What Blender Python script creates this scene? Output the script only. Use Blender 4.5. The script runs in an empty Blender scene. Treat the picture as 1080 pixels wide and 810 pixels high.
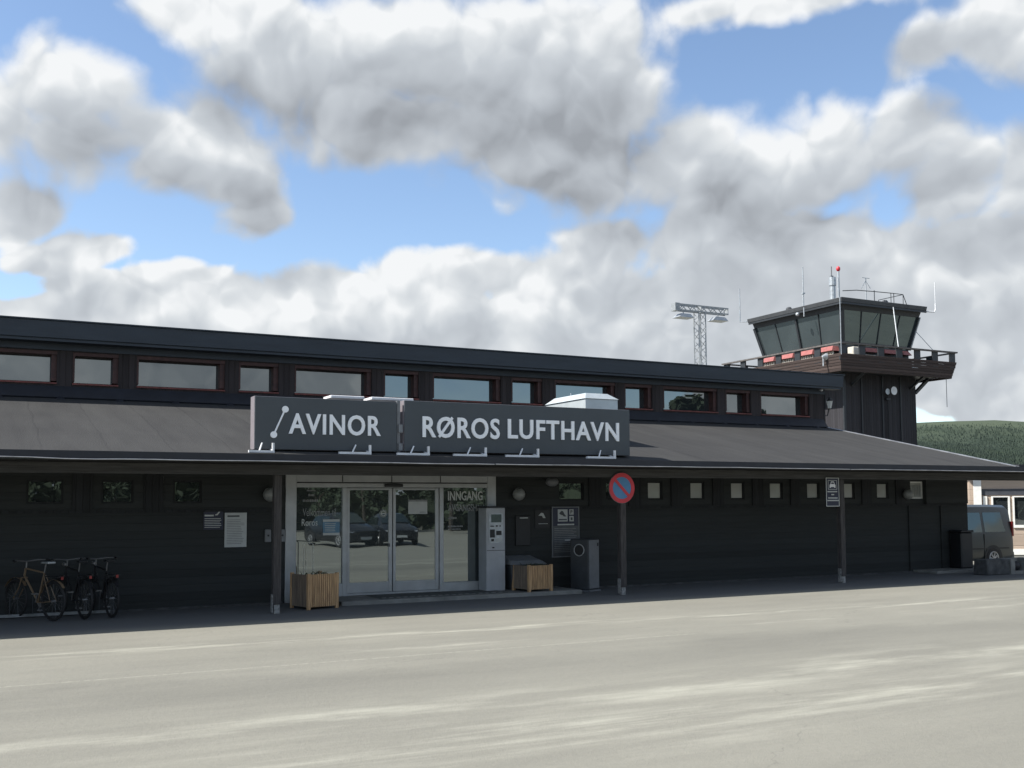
import bpy, math, random
from mathutils import Vector, Matrix
random.seed(7)
R = math.radians
SC = bpy.context.scene
COL = SC.collection

# ------------------------------------------------------------------ camera
cam_d = bpy.data.cameras.new('camera'); cam = bpy.data.objects.new('camera', cam_d); COL.objects.link(cam)
A = R(62.5); P_ = R(3.8); roll = .005; H = 1.95
fw = Vector((math.cos(A)*math.cos(P_), math.sin(A)*math.cos(P_), math.sin(P_)))
rt0 = fw.cross(Vector((0, 0, 1))).normalized(); up0 = rt0.cross(fw)
rt = rt0 - up0*math.sin(roll); rt.normalize(); up = rt.cross(fw).normalized()
cam.matrix_world = Matrix(((rt.x, up.x, -fw.x, 0), (rt.y, up.y, -fw.y, 0), (rt.z, up.z, -fw.z, H), (0, 0, 0, 1)))
cam_d.sensor_width = 36; cam_d.lens = 1100/1080*36; cam_d.shift_y = 51.94/1080
cam_d.clip_start = .1; cam_d.clip_end = 12000
SC.camera = cam

# ------------------------------------------------------------------ mesh helpers
class MB:
    def __init__(s): s.v = []; s.f = []
    def add(s, vs, fs):
        n = len(s.v); s.v += [tuple(v) for v in vs]; s.f += [tuple(i+n for i in f) for f in fs]; return s
    def box(s, x0, x1, y0, y1, z0, z1):
        if x0 > x1: x0, x1 = x1, x0
        if y0 > y1: y0, y1 = y1, y0
        if z0 > z1: z0, z1 = z1, z0
        return s.add([(x0,y0,z0),(x1,y0,z0),(x1,y1,z0),(x0,y1,z0),(x0,y0,z1),(x1,y0,z1),(x1,y1,z1),(x0,y1,z1)],
                     [(0,3,2,1),(4,5,6,7),(0,1,5,4),(1,2,6,5),(2,3,7,6),(3,0,4,7)])
    def obox(s, c, size, rz=0, rx=0, ry=0):
        m = Matrix.Rotation(rz,3,'Z') @ Matrix.Rotation(ry,3,'Y') @ Matrix.Rotation(rx,3,'X')
        vs = []
        for dz in (-.5,.5):
            for dx, dy in ((-.5,-.5),(.5,-.5),(.5,.5),(-.5,.5)):
                vs.append(Vector(c)+m@Vector((dx*size[0],dy*size[1],dz*size[2])))
        return s.add(vs, [(0,3,2,1),(4,5,6,7),(0,1,5,4),(1,2,6,5),(2,3,7,6),(3,0,4,7)])
    def hexa(s, lo, hi):   # 4 lower points, 4 upper points (same winding)
        return s.add(list(lo)+list(hi), [(0,3,2,1),(4,5,6,7),(0,1,5,4),(1,2,6,5),(2,3,7,6),(3,0,4,7)])
    def tube(s, pts, r, n=8, caps=True):
        pts = [Vector(p) for p in pts]; rs = r if isinstance(r,(list,tuple)) else [r]*len(pts)
        base = len(s.v); prev = None
        for i, p in enumerate(pts):
            d = (pts[min(i+1,len(pts)-1)]-pts[max(i-1,0)]).normalized()
            if prev is None:
                a = d.orthogonal().normalized()
            else:
                a = (prev - d*prev.dot(d)).normalized()
            prev = a; b = d.cross(a)
            for k in range(n):
                t = 2*math.pi*k/n; s.v.append(tuple(p+(a*math.cos(t)+b*math.sin(t))*rs[i]))
        for i in range(len(pts)-1):
            for k in range(n):
                q = (k+1) % n
                s.f.append((base+i*n+k, base+i*n+q, base+(i+1)*n+q, base+(i+1)*n+k))
        if caps:
            s.f.append(tuple(base+k for k in range(n))[::-1]); s.f.append(tuple(base+(len(pts)-1)*n+k for k in range(n)))
        return s
    def lathe(s, prof, c=(0,0,0), axis='Z', n=20):  # prof: (r, h)
        base = len(s.v)
        for r, h in prof:
            for k in range(n):
                t = 2*math.pi*k/n; x, y = r*math.cos(t), r*math.sin(t)
                p = (x,y,h) if axis=='Z' else ((x,h,y) if axis=='Y' else (h,x,y))
                s.v.append((p[0]+c[0],p[1]+c[1],p[2]+c[2]))
        for i in range(len(prof)-1):
            for k in range(n):
                q = (k+1) % n; s.f.append((base+i*n+k, base+i*n+q, base+(i+1)*n+q, base+(i+1)*n+k))
        s.f.append(tuple(base+k for k in range(n))[::-1]); s.f.append(tuple(base+(len(prof)-1)*n+k for k in range(n)))
        return s
    def prism(s, poly, y0, y1, axis='Y'):  # poly in (x,z), extruded along Y
        n = len(poly)
        if axis == 'Y': vs = [(x,y0,z) for x,z in poly]+[(x,y1,z) for x,z in poly]
        elif axis == 'X': vs = [(y0,x,z) for x,z in poly]+[(y1,x,z) for x,z in poly]
        else: vs = [(x,z,y0) for x,z in poly]+[(x,z,y1) for x,z in poly]
        return s.add(vs, [tuple(range(n)), tuple(range(2*n-1,n-1,-1))]+[(i,i+n,(i+1)%n+n,(i+1)%n) for i in range(n)])
    def torus(s, c, R0, r, axis='Y', n=28, m=8):
        base = len(s.v)
        for i in range(n):
            t = 2*math.pi*i/n
            for k in range(m):
                u = 2*math.pi*k/m; rr = R0+r*math.cos(u); h = r*math.sin(u)
                a, b = rr*math.cos(t), rr*math.sin(t)
                p = (a,h,b) if axis=='Y' else ((a,b,h) if axis=='Z' else (h,a,b))
                s.v.append((p[0]+c[0],p[1]+c[1],p[2]+c[2]))
        for i in range(n):
            for k in range(m):
                j = (i+1)%n; l = (k+1)%m
                s.f.append((base+i*m+k, base+j*m+k, base+j*m+l, base+i*m+l))
        return s
    def ball(s, c, r, n=14, m=8, sx=1, sy=1, sz=1):
        prof = [(max(.001,math.sin(math.pi*i/m))*r, -math.cos(math.pi*i/m)*r) for i in range(m+1)]
        o = MB().lathe(prof, n=n)
        return s.add([(c[0]+v[0]*sx, c[1]+v[1]*sy, c[2]+v[2]*sz) for v in o.v], o.f)
    def moved(s, M):
        o = MB(); o.v = [tuple(M@Vector(v)) for v in s.v]; o.f = list(s.f); return o

import bmesh
ORG = {}
def obj(name, mb, mat, parent=None, smooth=False, bevel=0, loc=None):
    """link a mesh; vertices are given in world (or thing-local, if parent registered so) coordinates"""
    org = Vector(ORG.get(parent.name, (0,0,0))) if parent else Vector(loc or (0,0,0))
    me = bpy.data.meshes.new(name)
    me.from_pydata([tuple(Vector(v)-org) for v in mb.v], [], mb.f)
    bm = bmesh.new(); bm.from_mesh(me); bmesh.ops.recalc_face_normals(bm, faces=bm.faces)
    if bevel:
        ed = [e for e in bm.edges if len(e.link_faces)==2 and e.calc_face_angle(0) > .6]
        bmesh.ops.bevel(bm, geom=ed, offset=bevel, segments=1, affect='EDGES', clamp_overlap=True)
    bm.to_mesh(me); bm.free()
    if mat: me.materials.append(mat)
    if smooth:
        me.polygons.foreach_set('use_smooth', [True]*len(me.polygons))
        me.set_sharp_from_angle(angle=R(38))
    o = bpy.data.objects.new(name, me); COL.objects.link(o)
    if parent: o.parent = parent; ORG[o.name] = tuple(org)
    else: o.location = org; ORG[o.name] = tuple(org)
    return o
def tag(o, label, cat, group=None, kind=None):
    o['label'] = label; o['category'] = cat
    if group: o['group'] = group
    if kind: o['kind'] = kind
    return o
def thing(name, label, cat, loc=(0,0,0), group=None):
    o = bpy.data.objects.new(name, None); o.empty_display_size = .2; COL.objects.link(o)
    o.location = loc; ORG[o.name] = tuple(loc); return tag(o, label, cat, group)
def struct(o): o['kind'] = 'structure'; return o
def copy_tree(o, parent=None):
    c = o.copy(); COL.objects.link(c); c.parent = parent
    ORG[c.name] = ORG.get(o.name, (0,0,0))
    for ch in [k for k in o.children]: copy_tree(ch, c)
    return c

def parts(name, mbs, mat, parent, **kw):
    return [obj(name, m, mat, parent, **kw) for m in mbs]
_font_cache = {}
def text_mb(s, x0, x1, z0, z1, y, depth=.01, bold=0.0, spacing=1.0):
    """flat lettering facing -Y scaled into the rectangle"""
    key = (s, bold, spacing)
    if key not in _font_cache:
        cu = bpy.data.curves.new('t', 'FONT'); cu.body = s; cu.size = 1; cu.extrude = .5; cu.offset = bold; cu.space_character = spacing
        cu.resolution_u = 4
        o = bpy.data.objects.new('t', cu); COL.objects.link(o)
        dg = bpy.context.evaluated_depsgraph_get()
        me = bpy.data.meshes.new_from_object(o.evaluated_get(dg))
        _font_cache[key] = ([tuple(v.co) for v in me.vertices], [tuple(p.vertices) for p in me.polygons])
        bpy.data.objects.remove(o); bpy.data.curves.remove(cu); bpy.data.meshes.remove(me)
    vs, fs = _font_cache[key]
    ax = min(v[0] for v in vs); bx = max(v[0] for v in vs); ay = min(v[1] for v in vs); by = max(v[1] for v in vs)
    mb = MB()
    mb.add([(x0+(v[0]-ax)/(bx-ax)*(x1-x0), y-depth*(v[2]+.5), z0+(v[1]-ay)/(by-ay)*(z1-z0)) for v in vs], fs)
    return mb

# ------------------------------------------------------------------ materials
def N(nt, typ, **kw):
    n = nt.nodes.new(typ)
    for k, v in kw.items():
        if k.startswith('i_'):
            n.inputs[k[2:].replace('_',' ')].default_value = v
        else: setattr(n, k, v)
    return n
def mat(name, col, rough=.7, metal=0., var=.12, scale=6., stretch=(1,1,1), bump=0., spec=.5, col2=None, bscale=None, detail=6):
    m = bpy.data.materials.new(name); m.use_nodes = True; nt = m.node_tree
    b = nt.nodes['Principled BSDF']; b.inputs['Roughness'].default_value = rough; b.inputs['Metallic'].default_value = metal
    b.inputs['Specular IOR Level'].default_value = spec
    tc = N(nt,'ShaderNodeTexCoord'); mp = N(nt,'ShaderNodeMapping'); mp.inputs['Scale'].default_value = stretch
    nt.links.new(tc.outputs['Object'], mp.inputs['Vector'])
    nz = N(nt,'ShaderNodeTexNoise'); nz.inputs['Scale'].default_value = scale; nz.inputs['Detail'].default_value = detail; nz.inputs['Roughness'].default_value = .62
    nt.links.new(mp.outputs[0], nz.inputs['Vector'])
    cr = N(nt,'ShaderNodeValToRGB')
    c2 = col2 or tuple(min(1,c*(1+2*var)) for c in col); c1 = tuple(c*(1-2*var) for c in col) if not col2 else col
    cr.color_ramp.elements[0].position = .3; cr.color_ramp.elements[1].position = .7
    cr.color_ramp.elements[0].color = (*c1,1); cr.color_ramp.elements[1].color = (*c2,1)
    nt.links.new(nz.outputs['Fac'], cr.inputs[0]); nt.links.new(cr.outputs[0], b.inputs['Base Color'])
    if bump:
        nb = N(nt,'ShaderNodeTexNoise'); nb.inputs['Scale'].default_value = bscale or scale*6; nb.inputs['Detail'].default_value = 4
        nt.links.new(mp.outputs[0], nb.inputs['Vector'])
        bp = N(nt,'ShaderNodeBump'); bp.inputs['Strength'].default_value = bump; bp.inputs['Distance'].default_value = .02
        nt.links.new(nb.outputs['Fac'], bp.inputs['Height']); nt.links.new(bp.outputs[0], b.inputs['Normal'])
    m['b'] = 1
    return m
def math_(nt, op, a, b=None, c=None, clamp=False):
    n = nt.nodes.new('ShaderNodeMath'); n.operation = op; n.use_clamp = clamp
    for i, x in enumerate((a,b,c)):
        if x is None: continue
        if isinstance(x,(int,float)): n.inputs[i].default_value = x
        else: nt.links.new(x, n.inputs[i])
    return n.outputs[0]
def boards(name, col, axis, pitch, rough=.75, var=.25, gap=.08, depth=.01, grain=1.0, col2=None, spec=.3):
    """painted or stained cladding: boards of one pitch along an axis with gaps and per-board tone"""
    m = bpy.data.materials.new(name); m.use_nodes = True; nt = m.node_tree; L = nt.links
    b = nt.nodes['Principled BSDF']; b.inputs['Roughness'].default_value = rough; b.inputs['Specular IOR Level'].default_value = spec
    tc = N(nt,'ShaderNodeTexCoord'); sx = N(nt,'ShaderNodeSeparateXYZ'); L.new(tc.outputs['Object'], sx.inputs[0])
    if axis == 'XY': s = math_(nt,'ADD',sx.outputs[0],sx.outputs[1])
    else: s = sx.outputs['XYZ'.index(axis)]
    u = math_(nt,'DIVIDE',s,pitch); fl = math_(nt,'FLOOR',u); fr = math_(nt,'SUBTRACT',u,fl)
    wn = N(nt,'ShaderNodeTexWhiteNoise', noise_dimensions='1D'); L.new(fl, wn.inputs['W'])
    nz = N(nt,'ShaderNodeTexNoise'); mp = N(nt,'ShaderNodeMapping'); L.new(tc.outputs['Object'], mp.inputs[0])
    st = {'X':(12,12,1),'Y':(12,12,1),'Z':(1,1,14),'XY':(12,12,1)}[axis]; mp.inputs['Scale'].default_value = st
    L.new(mp.outputs[0], nz.inputs['Vector']); nz.inputs['Scale'].default_value = 1.6*grain; nz.inputs['Detail'].default_value = 5
    v = math_(nt,'ADD', math_(nt,'MULTIPLY',wn.outputs[0],.5), math_(nt,'MULTIPLY',nz.outputs['Fac'],.7))
    cr = N(nt,'ShaderNodeValToRGB'); L.new(v, cr.inputs[0])
    cr.color_ramp.elements[0].position = .2; cr.color_ramp.elements[1].position = .9
    cr.color_ramp.elements[0].color = (*[c*(1-var) for c in col],1)
    cr.color_ramp.elements[1].color = (*(col2 or [c*(1+var) for c in col]),1)
    L.new(cr.outputs[0], b.inputs['Base Color'])
    g = math_(nt,'MINIMUM', fr, math_(nt,'SUBTRACT',1.0,fr)); gg = math_(nt,'DIVIDE', g, gap, clamp=True)
    h = math_(nt,'ADD', math_(nt,'MULTIPLY',gg,1.0), math_(nt,'MULTIPLY',nz.outputs['Fac'],.15))
    bp = N(nt,'ShaderNodeBump'); bp.inputs['Strength'].default_value = 1; bp.inputs['Distance'].default_value = depth
    L.new(h, bp.inputs['Height']); L.new(bp.outputs[0], b.inputs['Normal'])
    return m
def glass(name, inner=(.012,.016,.016), refl=.2, tint=(.8,.9,.9), rough=.01, wav=.02):
    m = bpy.data.materials.new(name); m.use_nodes = True; nt = m.node_tree; nt.nodes.clear(); L = nt.links
    out = N(nt,'ShaderNodeOutputMaterial'); mx = N(nt,'ShaderNodeMixShader')
    d = N(nt,'ShaderNodeBsdfDiffuse'); g = N(nt,'ShaderNodeBsdfGlossy'); g.inputs['Roughness'].default_value = rough
    g.inputs['Color'].default_value = (*tint,1)
    tc = N(nt,'ShaderNodeTexCoord'); nz = N(nt,'ShaderNodeTexNoise'); nz.inputs['Scale'].default_value = .9; nz.inputs['Detail'].default_value = 3
    L.new(tc.outputs['Object'], nz.inputs['Vector'])
    cr = N(nt,'ShaderNodeValToRGB'); cr.color_ramp.elements[0].color = (*[c*.6 for c in inner],1); cr.color_ramp.elements[1].color = (*[c*1.6 for c in inner],1)
    L.new(nz.outputs['Fac'], cr.inputs[0]); L.new(cr.outputs[0], d.inputs['Color'])
    n2 = N(nt,'ShaderNodeTexNoise'); n2.inputs['Scale'].default_value = 1.5; n2.inputs['Detail'].default_value = 1
    L.new(tc.outputs['Object'], n2.inputs['Vector'])
    bp = N(nt,'ShaderNodeBump'); bp.inputs['Strength'].default_value = wav; bp.inputs['Distance'].default_value = .05
    L.new(n2.outputs['Fac'], bp.inputs['Height']); L.new(bp.outputs[0], g.inputs['Normal'])
    fr = N(nt,'ShaderNodeFresnel'); fr.inputs['IOR'].default_value = 1.5
    f = math_(nt,'ADD', math_(nt,'MULTIPLY', fr.outputs[0], .8), refl, clamp=True)
    L.new(f, mx.inputs[0]); L.new(d.outputs[0], mx.inputs[1]); L.new(g.outputs[0], mx.inputs[2]); L.new(mx.outputs[0], out.inputs[0])
    return m

WALL = boards('dark_stained_cladding', (.029,.032,.032), 'Z', .145, var=.22, gap=.04, depth=.003)
BATTEN = boards('dark_batten', (.024,.026,.028), 'X', .12, var=.25)
UPWALL = boards('brown_black_boards', (.034,.028,.028), 'X', .13, var=.3, gap=.12, depth=.012)
FASC = mat('blue_black_sheet_metal', (.031,.042,.056), .5, var=.08, scale=2, stretch=(.4,1,3), spec=.4)
FASC2 = mat('black_eave_board', (.012,.014,.020), .6, var=.15, scale=3)
BEAMM = mat('weathered_beam', (.055,.055,.055), .85, var=.2, scale=3, stretch=(.5,6,12), bump=.4)
SOFF = boards('soffit_boards', (.03,.03,.03), 'X', .12)
WHITE_EDGE = mat('pale_metal_edge', (.36,.37,.39), .35, metal=.6, var=.2, scale=2.2)
REDW = mat('red_brown_paint', (.058,.024,.021), .6, var=.2, scale=8)
REDSILL = mat('red_sill_paint', (.15,.035,.028), .55, var=.2, scale=8)
GLASS_UP = glass('window_glass_upper', (.024,.028,.030), .17, (.82,.90,.93), wav=.05)
GLASS_DOOR = glass('door_glass', (.040,.046,.046), .21, (.84,.94,.96), rough=.012)
GLASS_LOW = glass('window_glass_curtained', (.44,.45,.43), .04, wav=.1)
GLASS_TW = glass('tower_glass', (.035,.044,.046), .12, (.68,.85,.88))
ALU = mat('aluminium_frame', (.40,.415,.42), .45, metal=.35, var=.06, scale=3)
ALU_D = mat('dark_gap_metal', (.02,.02,.02), .6)
SIGNM = mat('sign_panel_slate', (.050,.060,.068), .45, var=.04, scale=1.5)
SIGNSIDE = mat('sign_return_grey', (.21,.19,.205), .5, var=.05)
LETTER = mat('pale_letter_acrylic', (.82,.84,.86), .4, var=.02)
WHITEM = mat('white_painted_metal', (.72,.73,.74), .45, var=.06, scale=4)
GALV = mat('galvanised_steel', (.42,.45,.47), .45, metal=.5, var=.12, scale=9)
HOODM = mat('pale_roof_hood_metal', (.48,.53,.55), .45, metal=.3, var=.05, scale=3)
POSTM = mat('weathered_post_wood', (.055,.05,.048), .85, var=.25, scale=5, stretch=(6,6,.6), bump=.4)
STEEL = mat('machine_grey_paint', (.36,.375,.395), .45, var=.05, scale=4)
DARKP = mat('black_plastic', (.012,.013,.015), .5, var=.1)
DGREY = mat('dark_grey_paint', (.045,.05,.055), .5, var=.12, scale=4)
MGREY = mat('mid_grey_paint', (.17,.18,.19), .5, var=.08, scale=4)
SLAT = mat('larch_slats', (.46,.29,.15), .75, var=.22, scale=5, stretch=(8,8,.6), bump=.3)
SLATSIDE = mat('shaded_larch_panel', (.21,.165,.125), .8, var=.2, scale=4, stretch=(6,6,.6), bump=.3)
SOIL = mat('dark_soil', (.03,.025,.018), .95, var=.3, scale=30, bump=1)
SIGN_RED = mat('sign_red', (.55,.035,.05), .4, var=.05)
SIGN_BLUE = mat('sign_blue', (.07,.22,.42), .4, var=.05)
SIGN_NAVY = mat('sign_navy', (.008,.012,.035), .4, var=.05)
PAPER = mat('paper_white', (.46,.48,.47), .6, var=.04)
INK = mat('ink_dark', (.05,.055,.06), .6)
INKG = mat('ink_grey', (.22,.23,.23), .6)
TEXTG = mat('grey_lettering', (.50,.52,.50), .6, var=.05)
TEXTD = mat('faded_lettering', (.26,.27,.27), .6, var=.1)
POSTER_B = mat('poster_blue', (.09,.20,.30), .5, var=.15, scale=6)
GLOBE = mat('opal_globe', (.24,.25,.245), .3, var=.08)
OPAL = mat('opal_lantern', (.55,.55,.50), .35, var=.05)
CONC = mat('concrete_slab', (.20,.20,.185), .9, var=.15, scale=3, bump=.3, bscale=60)
CONC_D = mat('dark_concrete', (.06,.062,.062), .9, var=.25, scale=5, bump=.4)
RUB = mat('tyre_rubber', (.014,.014,.015), .7, var=.15)
TOWERW = boards('tower_dark_boards', (.030,.029,.033), 'XY', .16, var=.3, gap=.12, depth=.015)
TOWERB = boards('balcony_weathered_boards', (.062,.045,.040), 'Z', .125, var=.4, gap=.1, depth=.012, grain=.6)
CABM = mat('cab_dark_metal', (.022,.026,.030), .5, var=.12)
REDP = mat('red_panel', (.30,.10,.09), .5, var=.12, scale=5)
CREAM = mat('cream_panel', (.55,.52,.45), .6, var=.12)
VANP = mat('van_grey_paint', (.040,.049,.052), .3, var=.03, spec=.6)
CARP = mat('car_dark_paint', (.014,.016,.02), .25, var=.03, spec=.6)
CARG = glass('vehicle_glass', (.02,.028,.028), .05, (.85,.95,.92))
LAMPG = mat('headlight_lens', (.5,.52,.55), .15)
TAIL = mat('tail_lamp_red', (.22,.015,.015), .3)
RIMM = mat('alloy_rim', (.5,.5,.5), .35, metal=.6)
BRICK = boards('tan_brown_boards', (.40,.32,.255), 'Z', .42, var=.15, gap=.04, depth=.01)
WFR = mat('white_window_paint', (.80,.80,.76), .5, var=.04)
DBAND = mat('dark_band', (.05,.055,.065), .6, var=.1)
BIKE_T = mat('bicycle_tan_paint', (.17,.12,.075), .4, var=.1)
BIKE_K = mat('bicycle_black_paint', (.02,.02,.022), .4, var=.1)
CHROME = mat('bicycle_bright_metal', (.22,.22,.22), .4, metal=.5, var=.1)
OLIVE = mat('olive_haulm', (.05,.06,.03), .9, var=.3, scale=20)

# roofing felt with seams
def felt():
    m = bpy.data.materials.new('roofing_felt'); m.use_nodes = True; nt = m.node_tree; L = nt.links
    b = nt.nodes['Principled BSDF']; b.inputs['Roughness'].default_value = .95; b.inputs['Specular IOR Level'].default_value = .15
    tc = N(nt,'ShaderNodeTexCoord'); sx = N(nt,'ShaderNodeSeparateXYZ'); L.new(tc.outputs['Object'], sx.inputs[0])
    nz = N(nt,'ShaderNodeTexNoise'); nz.inputs['Scale'].default_value = .55; nz.inputs['Detail'].default_value = 8; nz.inputs['Roughness'].default_value = .6
    L.new(tc.outputs['Object'], nz.inputs['Vector'])
    n2 = N(nt,'ShaderNodeTexNoise'); n2.inputs['Scale'].default_value = 45; n2.inputs['Detail'].default_value = 3; L.new(tc.outputs['Object'], n2.inputs['Vector'])
    n3 = N(nt,'ShaderNodeTexNoise'); n3.inputs['Scale'].default_value = 1.2; mp = N(nt,'ShaderNodeMapping'); mp.inputs['Scale'].default_value = (3,.35,1)
    L.new(tc.outputs['Object'], mp.inputs[0]); L.new(mp.outputs[0], n3.inputs['Vector']); n3.inputs['Detail'].default_value = 6
    w = math_(nt,'MULTIPLY', math_(nt,'SUBTRACT', nz.outputs['Fac'], .5), .25)
    u = math_(nt,'ADD', sx.outputs[0], w); fr = math_(nt,'FRACT', u)
    wn = N(nt,'ShaderNodeTexWhiteNoise', noise_dimensions='1D'); L.new(math_(nt,'FLOOR',u), wn.inputs['W'])
    seam = math_(nt,'LESS_THAN', fr, .035)
    lap = math_(nt,'MULTIPLY', math_(nt,'LESS_THAN', math_(nt,'FRACT', math_(nt,'ADD', math_(nt,'MULTIPLY', sx.outputs[1], .2), wn.outputs[0])), .01), .6)
    v = math_(nt,'ADD', math_(nt,'MULTIPLY', nz.outputs['Fac'], .35), math_(nt,'MULTIPLY', n2.outputs['Fac'], .25))
    v = math_(nt,'ADD', v, math_(nt,'MULTIPLY', n3.outputs['Fac'], .45)); v = math_(nt,'ADD', v, math_(nt,'MULTIPLY', wn.outputs[0], .09))
    v = math_(nt,'SUBTRACT', v, math_(nt,'MULTIPLY', math_(nt,'MAXIMUM', seam, lap), .11))
    cr = N(nt,'ShaderNodeValToRGB'); L.new(v, cr.inputs[0]); cr.color_ramp.elements[0].position = .25; cr.color_ramp.elements[1].position = .75
    cr.color_ramp.elements[0].color = (.029,.029,.030,1); cr.color_ramp.elements[1].color = (.057,.057,.056,1)
    L.new(cr.outputs[0], b.inputs['Base Color'])
    bp = N(nt,'ShaderNodeBump'); bp.inputs['Strength'].default_value = .6; bp.inputs['Distance'].default_value = .02
    L.new(math_(nt,'ADD', math_(nt,'MULTIPLY',seam,.5), n2.outputs['Fac']), bp.inputs['Height']); L.new(bp.outputs[0], b.inputs['Normal'])
    return m
FELT = felt()

# dusty asphalt
def asphalt():
    m = bpy.data.materials.new('dusty_asphalt'); m.use_nodes = True; nt = m.node_tree; L = nt.links
    b = nt.nodes['Principled BSDF']; b.inputs['Roughness'].default_value = .95; b.inputs['Specular IOR Level'].default_value = .2
    tc = N(nt,'ShaderNodeTexCoord'); sx = N(nt,'ShaderNodeSeparateXYZ'); L.new(tc.outputs['Object'], sx.inputs[0])
    def noise(scale, st=(1,1,1), det=6, rgh=.6, rot=0):
        mp = N(nt,'ShaderNodeMapping'); mp.inputs['Scale'].default_value = st; mp.inputs['Rotation'].default_value = (0,0,rot)
        L.new(tc.outputs['Object'], mp.inputs[0])
        n = N(nt,'ShaderNodeTexNoise'); n.inputs['Scale'].default_value = scale; n.inputs['Detail'].default_value = det; n.inputs['Roughness'].default_value = rgh
        L.new(mp.outputs[0], n.inputs['Vector']); return n.outputs['Fac']
    big = noise(.22, (1,1.6,1)); streak = noise(1.0, (.30,1.3,1), 8, .66, R(5)); streak2 = noise(1.9, (.22,1.6,1), 8, .66, R(-3)); gr = noise(60, det=3, rgh=.8); gr2 = noise(14, det=5, rgh=.7); fine = noise(220, det=2, rgh=.9)
    X, Y = sx.outputs[0], sx.outputs[1]
    def band(y0, w, slope=0.0):
        d = math_(nt,'SUBTRACT', math_(nt,'ADD', Y, math_(nt,'MULTIPLY', X, slope)), y0)
        d = math_(nt,'ADD', d, math_(nt,'MULTIPLY', math_(nt,'SUBTRACT', big, .5), w*3))
        d = math_(nt,'DIVIDE', d, w); e = math_(nt,'MULTIPLY', math_(nt,'MULTIPLY', d, d), -1.0)
        return math_(nt,'EXPONENT', e)
    def sstep(x, a, bb):
        mr = N(nt,'ShaderNodeMapRange', interpolation_type='SMOOTHSTEP'); L.new(x, mr.inputs['Value']); mr.inputs['From Min'].default_value = a; mr.inputs['From Max'].default_value = bb
        return mr.outputs[0]
    br1 = math_(nt,'MULTIPLY', band(9.2, .50), sstep(streak, .42, .70))
    br2 = math_(nt,'MULTIPLY', band(15.0, .26, .05), sstep(streak2, .46, .66))
    br5 = math_(nt,'MULTIPLY', band(7.8, .7), sstep(streak2, .42, .74))
    br3 = math_(nt,'MULTIPLY', band(13.2, .25), math_(nt,'MULTIPLY', sstep(streak, .52, .7), .7))
    d = math_(nt,'ABSOLUTE', math_(nt,'SUBTRACT', Y, 12.6)); ln = math_(nt,'MULTIPLY', math_(nt,'LESS_THAN', d, .03), math_(nt,'MULTIPLY', math_(nt,'LESS_THAN', X, 9.6), math_(nt,'MULTIPLY', sstep(gr2, .34, .66), .55)))
    br = math_(nt,'MAXIMUM', math_(nt,'MAXIMUM', br1, br2), math_(nt,'MAXIMUM', math_(nt,'MAXIMUM', br3, br5), ln))
    dk = math_(nt,'MULTIPLY', band(11.2, 1.0), .42)
    v = math_(nt,'ADD', math_(nt,'MULTIPLY', big, .35), math_(nt,'MULTIPLY', streak, .26))
    v = math_(nt,'ADD', v, math_(nt,'MULTIPLY', gr2, .18)); v = math_(nt,'ADD', v, math_(nt,'MULTIPLY', gr, .32)); v = math_(nt,'ADD', v, math_(nt,'MULTIPLY', streak2, .12))
    v = math_(nt,'ADD', v, math_(nt,'MULTIPLY', math_(nt,'SUBTRACT', fine, .5), .60))
    v = math_(nt,'SUBTRACT', v, math_(nt,'MULTIPLY', dk, .25))
    wc = N(nt,'ShaderNodeVectorMath', operation='ADD'); nw = N(nt,'ShaderNodeTexNoise'); nw.inputs['Scale'].default_value = 1.3; nw.inputs['Detail'].default_value = 5; L.new(tc.outputs['Object'], nw.inputs['Vector'])
    L.new(tc.outputs['Object'], wc.inputs[0]); L.new(nw.outputs['Color'], wc.inputs[1])
    vc = N(nt,'ShaderNodeTexVoronoi', feature='DISTANCE_TO_EDGE'); vc.inputs['Scale'].default_value = .22; L.new(wc.outputs[0], vc.inputs['Vector'])
    crack = math_(nt,'MULTIPLY', math_(nt,'MULTIPLY', math_(nt,'LESS_THAN', vc.outputs['Distance'], .0014), .45), sstep(big, .45, .6))
    vs_ = N(nt,'ShaderNodeTexVoronoi', feature='F1'); vs_.inputs['Scale'].default_value = 9; L.new(tc.outputs['Object'], vs_.inputs['Vector'])
    spot = math_(nt,'MULTIPLY', math_(nt,'LESS_THAN', vs_.outputs['Distance'], .10), sstep(gr2, .5, .6))
    v = math_(nt,'SUBTRACT', v, math_(nt,'MULTIPLY', math_(nt,'MAXIMUM', crack, math_(nt,'MULTIPLY', spot, .6)), .30))
    cr = N(nt,'ShaderNodeValToRGB'); L.new(v, cr.inputs[0]); cr.color_ramp.elements[0].position = .37; cr.color_ramp.elements[1].position = .79
    cr.color_ramp.elements[0].color = (.150,.147,.128,1); cr.color_ramp.elements[1].color = (.262,.255,.215,1)
    mx = N(nt,'ShaderNodeMix', data_type='RGBA'); L.new(br, mx.inputs['Factor']); L.new(cr.outputs[0], mx.inputs['A']); mx.inputs['B'].default_value = (.35,.345,.29,1)
    # shade under the canopy put into the asphalt colour as a darker strip
    canopy_shade = sstep(math_(nt,'ADD', Y, math_(nt,'MULTIPLY', math_(nt,'SUBTRACT', gr2, .5), .5)), 17.0, 17.9)
    mx2 = N(nt,'ShaderNodeMix', data_type='RGBA'); L.new(math_(nt,'MULTIPLY', canopy_shade, math_(nt,'LESS_THAN', X, 25.5)), mx2.inputs['Factor']); L.new(mx.outputs['Result'], mx2.inputs['A']); mx2.inputs['B'].default_value = (.135,.138,.136,1)
    L.new(mx2.outputs['Result'], b.inputs['Base Color'])
    bp = N(nt,'ShaderNodeBump'); bp.inputs['Strength'].default_value = .5; bp.inputs['Distance'].default_value = .012
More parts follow.
